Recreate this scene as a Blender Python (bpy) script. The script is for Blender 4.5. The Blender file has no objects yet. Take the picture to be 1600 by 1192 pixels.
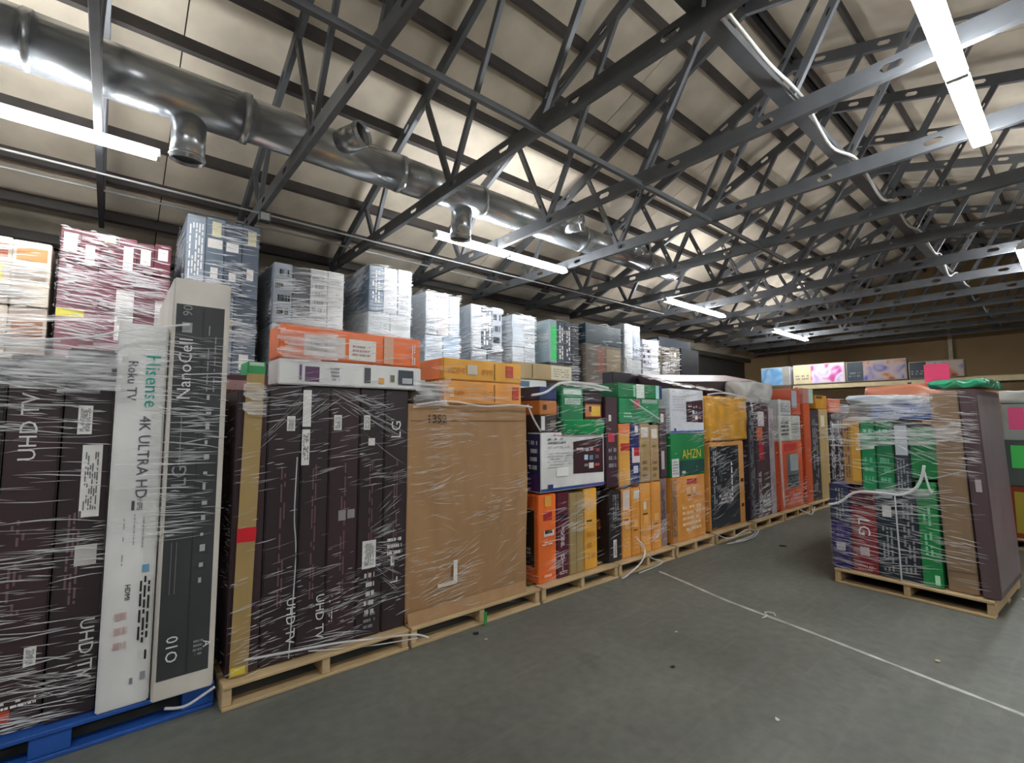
import bpy, bmesh, math, random
from mathutils import Vector, Matrix
import mathutils.noise as mn
R = random.Random(7)
C = bpy.context.scene.collection
SC = bpy.context.scene

# ------------------------------------------------------------------ camera, world, exposure
EYE = Vector((0, 0, 1.5))
yaw, pit = math.radians(50), math.radians(4.5)
fw = Vector((math.cos(yaw) * math.cos(pit), math.sin(yaw) * math.cos(pit), math.sin(pit)))
rt = Vector((math.sin(yaw), -math.cos(yaw), 0))
up = rt.cross(fw)
cam = bpy.data.cameras.new('camera')
cam.sensor_width = 36
cam.lens = 36 * 750 / 1600
cam.clip_start = 0.05
co = bpy.data.objects.new('camera', cam)
C.objects.link(co)
co.matrix_world = Matrix(((rt.x, up.x, -fw.x, EYE.x), (rt.y, up.y, -fw.y, EYE.y), (rt.z, up.z, -fw.z, EYE.z), (0, 0, 0, 1)))
SC.camera = co
w = bpy.data.worlds.new('world')
SC.world = w
w.use_nodes = True
w.node_tree.nodes['Background'].inputs[0].default_value = (0.75, 0.8, 0.85, 1)
w.node_tree.nodes['Background'].inputs[1].default_value = 0.12
SC.view_settings.view_transform = 'Standard'
SC.view_settings.look = 'None'
SC.view_settings.gamma = 1
SC.view_settings.use_curve_mapping = False
SC.view_settings.exposure = 1.7
TUBE = 34.0          # radiance of the fluorescent tubes

# ------------------------------------------------------------------ materials
def lin(h):
    h = h.lstrip('#')
    r = [int(h[i:i + 2], 16) / 255 for i in (0, 2, 4)]
    return tuple(c / 12.92 if c <= 0.04045 else ((c + 0.055) / 1.055) ** 2.4 for c in r) + (1,)

MC = {}
def nodes(name):
    m = bpy.data.materials.new(name)
    m.use_nodes = True
    nt = m.node_tree
    return m, nt, nt.nodes['Principled BSDF']

def mat(hexc, rough=0.5, metal=0.0, coat=0.0, var=0.10, scale=6.0, stretch=(1, 1, 1), bump=0.0, name=None):
    """Principled colour with gentle grain: print, board, paint or metal."""
    key = (hexc, rough, metal, coat, var, scale, stretch, bump)
    if key in MC: return MC[key]
    m, nt, p = nodes(name or 'surface_' + hexc.strip('#'))
    c = lin(hexc)
    tc = nt.nodes.new('ShaderNodeTexCoord'); mp = nt.nodes.new('ShaderNodeMapping')
    mp.inputs['Scale'].default_value = stretch
    nz = nt.nodes.new('ShaderNodeTexNoise'); nz.inputs['Scale'].default_value = scale; nz.inputs['Detail'].default_value = 5
    rp = nt.nodes.new('ShaderNodeValToRGB')
    rp.color_ramp.elements[0].position = 0.3; rp.color_ramp.elements[1].position = 0.72
    rp.color_ramp.elements[0].color = tuple(x * (1 - var) for x in c[:3]) + (1,)
    rp.color_ramp.elements[1].color = tuple(min(1, x * (1 + var)) for x in c[:3]) + (1,)
    nt.links.new(tc.outputs['Object'], mp.inputs[0]); nt.links.new(mp.outputs[0], nz.inputs['Vector'])
    nt.links.new(nz.outputs['Fac'], rp.inputs[0]); nt.links.new(rp.outputs[0], p.inputs['Base Color'])
    p.inputs['Roughness'].default_value = rough; p.inputs['Metallic'].default_value = metal
    p.inputs['Coat Weight'].default_value = coat; p.inputs['Coat Roughness'].default_value = 0.18
    if bump:
        b = nt.nodes.new('ShaderNodeBump'); b.inputs['Strength'].default_value = bump; b.inputs['Distance'].default_value = 0.01
        nt.links.new(nz.outputs['Fac'], b.inputs['Height']); nt.links.new(b.outputs[0], p.inputs['Normal'])
    MC[key] = m
    return m

def pr(h): return mat(h, 0.42, coat=0.25, var=0.14, scale=4, stretch=(1, 1, 0.6))      # printed, filmed carton
def cb(h='#a9845a'): return mat(h, 0.6, coat=0.12, var=0.10, scale=3, stretch=(3, 3, 0.7))  # brown board
def ink(h): return mat(h, 0.5, var=0.03)

def film_mat():
    m, nt, p = nodes('stretch_film')
    p.inputs['Base Color'].default_value = (0.93, 0.94, 0.95, 1)
    p.inputs['Roughness'].default_value = 0.22
    tr = nt.nodes.new('ShaderNodeBsdfTransparent'); mx = nt.nodes.new('ShaderNodeMixShader')
    mx.inputs[0].default_value = 0.45
    out = nt.nodes['Material Output']
    nt.links.new(tr.outputs[0], mx.inputs[1]); nt.links.new(p.outputs[0], mx.inputs[2]); nt.links.new(mx.outputs[0], out.inputs[0])
    return m
FILM = film_mat()
def haze_mat():
    m, nt, p = nodes('stretch_film_sheet')
    p.inputs['Base Color'].default_value = (0.93, 0.94, 0.95, 1)
    p.inputs['Roughness'].default_value = 0.3
    tc = nt.nodes.new('ShaderNodeTexCoord'); mp = nt.nodes.new('ShaderNodeMapping'); mp.inputs['Scale'].default_value = (2.5, 2.5, 26)
    nz = nt.nodes.new('ShaderNodeTexNoise'); nz.inputs['Scale'].default_value = 2.0; nz.inputs['Detail'].default_value = 4
    rp = nt.nodes.new('ShaderNodeValToRGB'); rp.color_ramp.elements[0].position = 0.38; rp.color_ramp.elements[1].position = 0.75
    rp.color_ramp.elements[0].color = (0.12, 0.12, 0.12, 1); rp.color_ramp.elements[1].color = (0.75, 0.75, 0.75, 1)
    b = nt.nodes.new('ShaderNodeBump'); b.inputs['Strength'].default_value = 0.7; b.inputs['Distance'].default_value = 0.02
    tr = nt.nodes.new('ShaderNodeBsdfTransparent'); mx = nt.nodes.new('ShaderNodeMixShader'); out = nt.nodes['Material Output']
    L = nt.links.new
    L(tc.outputs['Object'], mp.inputs[0]); L(mp.outputs[0], nz.inputs['Vector']); L(nz.outputs['Fac'], rp.inputs[0]); L(nz.outputs['Fac'], b.inputs['Height'])
    L(b.outputs[0], p.inputs['Normal']); L(rp.outputs[0], mx.inputs[0]); L(tr.outputs[0], mx.inputs[1]); L(p.outputs[0], mx.inputs[2]); L(mx.outputs[0], out.inputs[0])
    return m
SHEET = haze_mat()

def art_mat(name, cols, scale=1.2, dist=2.5):
    """Colourful wallpaper-like print for television cartons."""
    m, nt, p = nodes(name)
    tc = nt.nodes.new('ShaderNodeTexCoord'); nz = nt.nodes.new('ShaderNodeTexNoise')
    nz.inputs['Scale'].default_value = scale; nz.inputs['Distortion'].default_value = dist; nz.inputs['Detail'].default_value = 1
    rp = nt.nodes.new('ShaderNodeValToRGB'); cr = rp.color_ramp
    while len(cr.elements) < len(cols): cr.elements.new(0.5)
    for i, h in enumerate(cols):
        cr.elements[i].position = 0.3 + 0.4 * i / (len(cols) - 1); cr.elements[i].color = lin(h)
    L = nt.links.new
    L(tc.outputs['Object'], nz.inputs['Vector']); L(nz.outputs['Fac'], rp.inputs[0]); L(rp.outputs[0], p.inputs['Base Color'])
    p.inputs['Roughness'].default_value = 0.4
    return m

def floor_mat():
    m, nt, p = nodes('floor_concrete')
    L = nt.links.new
    tc = nt.nodes.new('ShaderNodeTexCoord')
    def noise(sc, st, det=6):
        mp = nt.nodes.new('ShaderNodeMapping'); mp.inputs['Scale'].default_value = st
        n = nt.nodes.new('ShaderNodeTexNoise'); n.inputs['Scale'].default_value = sc; n.inputs['Detail'].default_value = det
        L(tc.outputs['Object'], mp.inputs[0]); L(mp.outputs[0], n.inputs['Vector']); return n
    def ramp(src, a, b, ca, cb_):
        r = nt.nodes.new('ShaderNodeValToRGB'); r.color_ramp.elements[0].position = a; r.color_ramp.elements[1].position = b
        r.color_ramp.elements[0].color = ca; r.color_ramp.elements[1].color = cb_; L(src.outputs['Fac'], r.inputs[0]); return r
    base = ramp(noise(0.9, (1, 1, 1)), 0.3, 0.75, lin('#5f615b'), lin('#777972'))
    fine = ramp(noise(14, (1, 1, 1)), 0.3, 0.7, (0.84, 0.84, 0.84, 1), (1.1, 1.1, 1.1, 1))
    scuf = ramp(noise(3.0, (0.35, 5, 1)), 0.57, 0.78, (0, 0, 0, 1), (0.6, 0.55, 0.55, 1))
    dark = ramp(noise(2.2, (1.6, 0.7, 1)), 0.66, 0.78, (0, 0, 0, 1), (0.5, 0.5, 0.5, 1))
    m1 = nt.nodes.new('ShaderNodeMixRGB'); m1.blend_type = 'MULTIPLY'; m1.inputs[0].default_value = 1
    m2 = nt.nodes.new('ShaderNodeMixRGB'); m2.inputs[2].default_value = lin('#7d7f79')
    m3 = nt.nodes.new('ShaderNodeMixRGB'); m3.inputs[2].default_value = lin('#3c3e3a')
    L(base.outputs[0], m1.inputs[1]); L(fine.outputs[0], m1.inputs[2])
    L(scuf.outputs[0], m2.inputs[0]); L(m1.outputs[0], m2.inputs[1])
    L(dark.outputs[0], m3.inputs[0]); L(m2.outputs[0], m3.inputs[1]); L(m3.outputs[0], p.inputs['Base Color'])
    p.inputs['Roughness'].default_value = 0.55
    b = nt.nodes.new('ShaderNodeBump'); b.inputs['Strength'].default_value = 0.12; b.inputs['Distance'].default_value = 0.01
    L(fine.outputs[0], b.inputs['Height']); L(b.outputs[0], p.inputs['Normal'])
    return m

STEEL = mat('#6c6f73', 0.45, metal=0.3, var=0.12, scale=5, name='truss_steel')
GALV = mat('#c9cdd0', 0.27, metal=0.75, var=0.12, scale=3, stretch=(0.6, 3, 3), name='galvanised_duct')
PURLIN = mat('#4a4542', 0.7, var=0.2, scale=4, name='dark_purlin')
PANEL = mat('#d9cdb9', 0.8, var=0.2, scale=1.6, name='roof_board')
WOOD = mat('#bfa57c', 0.75, var=0.22, scale=5, stretch=(0.5, 0.5, 3), bump=0.2, name='pallet_wood')
BLUEW = mat('#1d4f9c', 0.6, var=0.18, scale=5, name='blue_pallet_paint')
WHITE, BLACK = ink('#e6e6e2'), ink('#1c1c1e')
TEXTW, GREYT = ink('#d8d6d6'), ink('#8d8f92')
def emit(name, col, s):
    m = bpy.data.materials.new(name); m.use_nodes = True; nt = m.node_tree
    nt.nodes.remove(nt.nodes['Principled BSDF'])
    e = nt.nodes.new('ShaderNodeEmission'); e.inputs[0].default_value = col; e.inputs[1].default_value = s
    nt.links.new(e.outputs[0], nt.nodes['Material Output'].inputs[0]); return m
GLOW = emit('tube_glow', (0.96, 0.98, 1.0, 1), TUBE)

# ------------------------------------------------------------------ mesh helpers
def link(name, bm, m, parent=None, loc=(0, 0, 0), rot=(0, 0, 0), smooth=False):
    me = bpy.data.meshes.new(name)
    bmesh.ops.recalc_face_normals(bm, faces=bm.faces)
    bm.to_mesh(me); bm.free()
    if m is not None: me.materials.append(m)
    if smooth:
        for p in me.polygons: p.use_smooth = True
    return linkm(name, me, parent, loc, rot)

def linkm(name, me, parent=None, loc=(0, 0, 0), rot=(0, 0, 0)):
    o = bpy.data.objects.new(name, me); C.objects.link(o)
    o.location = loc; o.rotation_euler = rot
    if parent: o.parent = parent
    return o

def tag(o, label=None, cat=None, group=None, kind=None):
    if label: o['label'] = label
    if cat: o['category'] = cat
    if group: o['group'] = group
    if kind: o['kind'] = kind
    return o

def empty(name, loc=(0, 0, 0), rz=0):
    o = bpy.data.objects.new(name, None); C.objects.link(o); o.location = loc; o.rotation_euler = (0, 0, rz)
    o.empty_display_size = 0.1
    return o

def addbox(bm, x0, x1, y0, y1, z0, z1):
    v = [bm.verts.new(p) for p in ((x0, y0, z0), (x1, y0, z0), (x1, y1, z0), (x0, y1, z0), (x0, y0, z1), (x1, y0, z1), (x1, y1, z1), (x0, y1, z1))]
    for f in ((0, 3, 2, 1), (4, 5, 6, 7), (0, 1, 5, 4), (1, 2, 6, 5), (2, 3, 7, 6), (3, 0, 4, 7)): bm.faces.new([v[i] for i in f])
    return v

def boxmesh(name, x0, x1, y0, y1, z0, z1, m, bevel=0.0, parent=None, loc=(0, 0, 0), rot=(0, 0, 0)):
    bm = bmesh.new(); addbox(bm, x0, x1, y0, y1, z0, z1)
    if bevel: bmesh.ops.bevel(bm, geom=bm.edges[:], offset=bevel, segments=1, affect='EDGES')
    return link(name, bm, m, parent, loc, rot)

def tube(bm, pts, r, seg=8, caps=True):
    pts = [Vector(p) for p in pts]; rings = []
    for i, p in enumerate(pts):
        d = (pts[min(i + 1, len(pts) - 1)] - pts[max(i - 1, 0)]).normalized()
        a = d.cross(Vector((0, 0, 1)))
        if a.length < 1e-3: a = Vector((1, 0, 0))
        a.normalize(); b = d.cross(a)
        rr = r[i] if isinstance(r, (list, tuple)) else r
        rings.append([bm.verts.new(p + a * math.cos(2 * math.pi * k / seg) * rr + b * math.sin(2 * math.pi * k / seg) * rr) for k in range(seg)])
    for A, B in zip(rings, rings[1:]):
        for k in range(seg): bm.faces.new((A[k], A[(k + 1) % seg], B[(k + 1) % seg], B[k]))
    if caps: bm.faces.new(rings[0][::-1]); bm.faces.new(rings[-1])

def spline(pts, n=6):
    P = [Vector(p) for p in pts]; out = []
    for i in range(len(P) - 1):
        p0, p1, p2, p3 = P[max(i - 1, 0)], P[i], P[i + 1], P[min(i + 2, len(P) - 1)]
        for k in range(n):
            t = k / n
            out.append(0.5 * ((2 * p1) + (p2 - p0) * t + (2 * p0 - 5 * p1 + 4 * p2 - p3) * t * t + (3 * p1 - p0 - 3 * p2 + p3) * t ** 3))
    return out + [P[-1]]

# ------------------------------------------------------------------ setting: floor, walls
XF, YB, YR, XN = 19.5, 8.7, -8.0, -6.0
fl = boxmesh('floor', XN, XF, YR, YB, -0.1, 0, floor_mat()); tag(fl, kind='structure')
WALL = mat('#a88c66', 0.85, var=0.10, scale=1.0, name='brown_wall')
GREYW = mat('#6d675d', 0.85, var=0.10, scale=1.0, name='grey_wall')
tag(boxmesh('wall_far', XF, XF + 0.15, YR, YB + 0.15, 0, 6.6, WALL), kind='structure')
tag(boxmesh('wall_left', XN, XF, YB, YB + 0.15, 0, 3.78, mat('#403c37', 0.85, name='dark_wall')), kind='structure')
tag(boxmesh('wall_right', XN, XF, YR - 0.15, YR, 0, 4.3, GREYW), kind='structure')
tag(boxmesh('wall_near', XN - 0.15, XN, YR - 0.15, YB + 0.15, 0, 6.6, GREYW), kind='structure')

# ------------------------------------------------------------------ roof: boards between purlins
RY, RZ, SL, SR = 2.3, 6.42, 0.433, 0.30     # ridge, left and right slopes (underside of purlins)
def roofz(y): return RZ - (SL * (y - RY) if y > RY else SR * (RY - y))
ceil = empty('ceiling', (0, 0, 0)); tag(ceil, kind='structure')
SP = 0.61
def slab(name, y0, y1, dz0, dz1, x0, x1, m, parent):
    bm = bmesh.new()
    vs = []
    for x in (x0, x1):
        for (y, dz) in ((y0, dz0), (y1, dz0), (y1, dz1), (y0, dz1)): vs.append(bm.verts.new((x, y, roofz(y) + dz)))
    for f in ((0, 1, 2, 3), (7, 6, 5, 4), (0, 4, 5, 1), (1, 5, 6, 2), (2, 6, 7, 3), (3, 7, 4, 0)): bm.faces.new([vs[i] for i in f])
    return link(name, bm, m, parent)
def strip(y0, y1):
    first = None
    n = 10
    for i in range(n):
        xa = -4.5 + i * 2.44
        if xa > 17.5: break
        if first is None:
            first = slab('roof_board', y0 + 0.006, y1 - 0.006, 0.12, 0.135, 0.006, 2.434, PANEL, ceil); first.location.x = xa
        else:
            linkm('roof_board', first.data, ceil, (xa, 0, 0))
k = 0
ys = [RY + 0.06 + SP * i for i in range(12)]
for a, b in zip(ys, ys[1:]): strip(a, min(b, YB))
for y in ys[:11]: slab('purlin', y - 0.022, y + 0.022, 0, 0.12, -5.9, XF, PURLIN, ceil)
ysr = [RY - 0.06 - 0.7 * i for i in range(15)]
for a, b in zip(ysr[1:], ysr): strip(a, b)
for y in ysr: slab('purlin', y - 0.022, y + 0.022, 0, 0.12, -5.9, XF, PURLIN, ceil)
DECK = mat('#2a2725', 0.9, name='roof_deck')
slab('roof_deck', RY, YB + 0.1, 0.136, 0.2, -6, XF, DECK, ceil); slab('roof_deck', YR - 0.1, RY, 0.136, 0.2, -6, XF, DECK, ceil)

# ------------------------------------------------------------------ steel trusses: perforated channels
def channel(p0, p1, h, fl_, hole=0.6, side=1, th=0.004):
    """C-channel in the plane X = const from p0 to p1 (y, z): web with slotted holes, two flanges."""
    a, b = Vector((0, p0[0], p0[1])), Vector((0, p1[0], p1[1]))
    d = (b - a); Lh = d.length; d.normalize(); n = Vector((0, -d.z, d.y)); X = Vector((1, 0, 0)) * side
    bm = bmesh.new(); cache = {}
    def P(s, t, o=0):
        key = (round(s, 5), round(t, 5), o)
        if key not in cache: cache[key] = bm.verts.new(a + d * s + n * t + X * o)
        return cache[key]
    H = h / 2; cuts = [0.0]; holes = []
    if hole:
        c = hole / 2
        while c + 0.1 < Lh: holes.append(c); c += hole
    hl, hh = min(0.07, h * 0.5), h * 0.19
    for c in holes:
        s0, s1 = c - hl - 0.02, c + hl + 0.02
        if s0 > cuts[-1] + 1e-4:
            bm.faces.new((P(cuts[-1], -H), P(s0, -H), P(s0, H), P(cuts[-1], H)))
        rim = [P(s0, -H), P(c, -H), P(s1, -H), P(s1, 0), P(s1, H), P(c, H), P(s0, H), P(s0, 0)]
        inn = [P(c - hl * 0.7, -hh), P(c, -hh), P(c + hl * 0.7, -hh), P(c + hl, 0), P(c + hl * 0.7, hh), P(c, hh), P(c - hl * 0.7, hh), P(c - hl, 0)]
        for i in range(8): bm.faces.new((rim[i], rim[(i + 1) % 8], inn[(i + 1) % 8], inn[i]))
        cuts.append(s1)
    if Lh > cuts[-1] + 1e-4: bm.faces.new((P(cuts[-1], -H), P(Lh, -H), P(Lh, H), P(cuts[-1], H)))
    for t in (-H, H):
        bm.faces.new([bm.verts.new(a + d * s + n * t + X * o) for s, o in ((0, 0), (Lh, 0), (Lh, fl_), (0, fl_))])
    lip = 0.015
    for t, e in ((-H, lip), (H, -lip)):
        bm.faces.new([bm.verts.new(a + d * s + n * q + X * fl_) for s, q in ((0, t), (Lh, t), (Lh, t + e), (0, t + e))])
    bmesh.ops.remove_doubles(bm, verts=bm.verts, dist=1e-5)
    return bm
def chan_obj(name, p0, p1, h, f, parent, x=0, hole=0.6, side=1):
    bm = channel(p0, p1, h, f, hole, side)
    me = bpy.data.meshes.new(name); bmesh.ops.recalc_face_normals(bm, faces=bm.faces); bm.to_mesh(me); bm.free(); me.materials.append(STEEL)
    o = linkm(name, me, parent, (x, 0, 0))
    s = o.modifiers.new('sheet_thickness', 'SOLIDIFY'); s.thickness = 0.004; s.offset = 0
    return o
BZ = 3.97
def topz(y): return roofz(y) - 0.085
ORD = ['first', 'second', 'third', 'fourth', 'fifth', 'sixth', 'seventh', 'eighth', 'ninth', 'tenth', 'eleventh', 'twelfth', 'thirteenth', 'fourteenth', 'fifteenth', 'sixteenth']
tx = [-1.64 + 1.43 * i for i in range(15)]
parts0 = None
yh = RY + (topz(RY) - BZ - 0.04) / SL
yr = -5.6
webs = [((4.2, BZ), (4.78, topz(4.78)), 0), ((4.2, BZ), (3.05, topz(3.05)), 0), ((2.85, BZ), (1.5, topz(1.5)), 1), ((1.45, BZ), (0.45, topz(0.45)), 1),
        ((6.15, BZ), (6.45, topz(6.45)), 0), ((6.15, BZ), (5.6, topz(5.6)), 0), ((-0.8, BZ), (-0.1, topz(-0.1)), 0), ((-0.8, BZ), (-1.7, topz(-1.7)), 1), ((-3.2, BZ), (-2.5, topz(-2.5)), 0), ((-3.2, BZ), (-4.0, topz(-4.0)), 0)]
for i, X in enumerate(tx):
    t = empty('roof_truss', (X, 0, 0))
    tag(t, '%s grey perforated steel roof truss counting back from the camera' % ORD[i], 'truss', 'steel trusses across the roof')
    if parts0 is None:
        parts0 = [chan_obj('bottom_chord', (-6.5, BZ), (yh + 0.15, BZ), 0.14, 0.05, t, hole=0.85),
                  chan_obj('top_chord', (RY, topz(RY)), (yh + 0.1, topz(yh + 0.1)), 0.14, 0.05, t, hole=0.7),
                  chan_obj('top_chord', (RY, topz(RY)), (-7.6, topz(-7.6)), 0.14, 0.05, t, hole=0.7)]
        for a, b, s in webs: parts0.append(chan_obj('web', a, b, 0.062, 0.04, t, x=0.006, hole=0.5))
    else:
        for p in parts0:
            c = p.copy(); C.objects.link(c); c.parent = t

# long braces tying the trusses
def alongx(name, y, z, x0, x1, m, label, cat, prof='chan'):
    bm = bmesh.new()
    if prof == 'chan':
        addbox(bm, x0, x1, y - 0.055, y + 0.055, z - 0.006, z); addbox(bm, x0, x1, y - 0.055, y - 0.049, z, z + 0.05); addbox(bm, x0, x1, y + 0.049, y + 0.055, z, z + 0.05)
    elif prof == 'strut':
        addbox(bm, x0, x1, y - 0.02, y + 0.02, z - 0.003, z); addbox(bm, x0, x1, y - 0.02, y - 0.016, z, z + 0.045); addbox(bm, x0, x1, y + 0.016, y + 0.02, z, z + 0.045)
    else: tube(bm, [(x0, y, z), (x1, y, z)], prof, 8)
    return tag(link(name, bm, m, smooth=False), label, cat)
alongx('brace_channel', 1.40, BZ + 0.072, -2, 18.6, STEEL, 'wide steel channel tying the trusses along the middle of the roof, beside the white cable', 'brace')
alongx('brace_strut', 2.80, BZ - 0.075, -2, 7.9, STEEL, 'narrow strut bar running under the trusses from upper left to centre', 'brace', 'strut')
PIPE = mat('#b9bab8', 0.35, metal=0.6, var=0.05, name='conduit')
c1 = alongx('conduit', 5.98, 3.87, -2, 9.5, PIPE, 'thin pale conduit below the trusses just behind the strip lights', 'conduit', 0.011)
c2 = alongx('conduit', 6.85, 4.03, -2, 9.5, PIPE, 'dull conduit along the eave above the back row of stacks', 'conduit', 0.014)
jb = boxmesh('junction_box', -0.06, 0.06, -0.05, 0.05, -0.05, 0.05, STEEL, 0.004, loc=(1.27, 5.98, 3.83)); tag(jb, 'small grey electrical box on the conduit under the second truss', 'electrical box')
boxmesh('cover_plate', -0.045, 0.045, -0.054, -0.05, -0.04, 0.04, PIPE, parent=jb)

# white cable looping along the middle brace
pts = [(2.62, 1.33, 3.98)]
for i in range(11):
    X = 2.65 + 1.43 * i
    pts += [(X + 0.04, 1.30, 4.06), (X + 0.72, 1.27 + 0.04 * (i % 2), 3.97 - 0.05 * (i % 3))]
bm = bmesh.new(); tube(bm, spline(pts, 6), 0.013, 8)
tag(link('white_cable', bm, mat('#dcdcd8', 0.4, var=0.02), smooth=True), 'white cable sagging from truss to truss along the middle brace', 'cable')

# ------------------------------------------------------------------ air duct
duct = empty('air_duct', (0, 4.9, 4.31)); tag(duct, 'round galvanised air duct running along the trusses with short outlets', 'duct')
def cyl(name, p0, p1, r, parent, m, seg=28, caps=True, r2=None):
    bm = bmesh.new(); tube(bm, [p0, p1], [r, r2 or r], seg, caps); return link(name, bm, m, parent, smooth=False)
def shade(o):
    for p in o.data.polygons:
        p.use_smooth = len(p.vertices) == 4
    return o
segs = [(-3.2, -0.6, .215), (-0.6, 0.82, .215), (0.86, 2.42, .20), (2.42, 3.55, .20), (3.58, 5.5, .195), (5.5, 7.2, .19), (7.2, 8.1, .18)]
for x0, x1, r in segs: shade(cyl('duct_section', (x0, 0, 0), (x1, 0, 0), r, duct, GALV))
for x, r in ((-0.6, .222), (0.84, .226), (2.42, .207), (3.56, .207), (5.5, .20), (7.2, .197)): shade(cyl('collar', (x - 0.03, 0, 0), (x + 0.03, 0, 0), r, duct, GALV))
MOUTH_SHADE = mat('#1b1c1f', 0.6, name='duct_mouth_shade')  # near-black: shade inside the open outlets put into the colour
def outlet(x, d, r, ln):
    d = Vector(d).normalized(); a = Vector((x, 0, 0)) + d * 0.15; b = a + d * (0.1 + ln)
    bm = bmesh.new(); tube(bm, [a, b], r, 24, caps=False); o = link('outlet', bm, GALV, duct); shade(o)
    s = o.modifiers.new('sheet_thickness', 'SOLIDIFY'); s.thickness = 0.006
    o2 = shade(cyl('outlet_ring', b - d * 0.05, b - d * 0.03, r + 0.008, o, GALV, 24))
    shade(cyl('mouth_shade_disc', b - d * 0.045, b - d * 0.03, r - 0.008, o, MOUTH_SHADE, 24))  # dark disc standing in for the shaded open end
outlet(1.62, (0.45, -0.8, 0.15), 0.125, 0.2); outlet(4.9, (0.45, -0.8, 0.05), 0.115, 0.22)
outlet(0.42, (0, 0.1, -1), 0.13, 0.30); outlet(3.3, (0, 0.1, -1), 0.13, 0.30); outlet(6.6, (0.1, -0.8, 0.1), 0.12, 0.2)

# ------------------------------------------------------------------ strip lights
HOUS = mat('#d9dad8', 0.4, var=0.02, name='white_enamel')
def strip_light(x0, y, z, label, group='fluorescent strip lights under the trusses', n=2, L=1.2):
    t = empty('strip_light', (x0, y, z)); tag(t, label, 'light', group)
    tot = n * L
    boxmesh('housing', 0, tot, -0.03, 0.03, -0.01, 0.045, HOUS, 0.006, t)
    for i in range(n):
        for dy in (-0.042, 0.042):
            bm = bmesh.new(); tube(bm, [(i * L + 0.03, dy, -0.022), (i * L + L - 0.03, dy, -0.022)], 0.019, 10); link('tube', bm, GLOW, t, smooth=True)
        for xx in (i * L + 0.012, i * L + L - 0.012): boxmesh('lamp_holder', xx - 0.012, xx + 0.012, -0.055, 0.055, -0.045, 0, HOUS, 0, t)
for X, lab in ((-2.16, 'long glowing strip light at the far left below the duct'), (3.08, 'double strip light hanging over the middle of the back row'), (8.3, 'strip light in the distance beyond the end of the duct'), (13.4, 'most distant small strip light near the brown far wall')):
    strip_light(X, 5.2, 3.865, lab)
strip_light(3.02, 0.42, 3.83, 'strip light at upper right under the trusses near the camera', L=1.25)
strip_light(9.3, 0.42, 3.83, 'distant strip light seen end on at the right edge')
for X in (-3.0,): strip_light(X, 0.42, 3.83, 'strip light behind the camera on the middle line')
for X in (-3.0, 3.0, 9.3): strip_light(X, -4.6, 3.83, '%s unseen strip light added as fill right of the view' % ORD[[-3.0, 3.0, 9.3].index(X)], 'unseen strip lights added as fill')  # row out of view, added as fill light from the right

# ------------------------------------------------------------------ cartons
FR = [Vector((0, 0, 0)), 0.0]     # current stack frame: pivot and turn about Z
def frame(px=0, py=0, deg=0): FR[0] = Vector((px, py, 0)); FR[1] = math.radians(deg)
def place(x, y, z):
    c, s = math.cos(FR[1]), math.sin(FR[1]); dx, dy = x - FR[0].x, y - FR[0].y
    return Vector((FR[0].x + c * dx - s * dy, FR[0].y + s * dx + c * dy, z))

def face_frame(w, d, h, f):
    w2, d2 = w / 2, d / 2
    return {'f': (Vector((-w2, -d2, 0)), Vector((1, 0, 0)), Vector((0, 0, 1)), w, h, Vector((0, -1, 0))),
            'l': (Vector((-w2, d2, 0)), Vector((0, -1, 0)), Vector((0, 0, 1)), d, h, Vector((-1, 0, 0))),
            'r': (Vector((w2, -d2, 0)), Vector((0, 1, 0)), Vector((0, 0, 1)), d, h, Vector((1, 0, 0))),
            't': (Vector((-w2, -d2, h)), Vector((1, 0, 0)), Vector((0, 1, 0)), w, d, Vector((0, 0, 1)))}[f]

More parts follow.
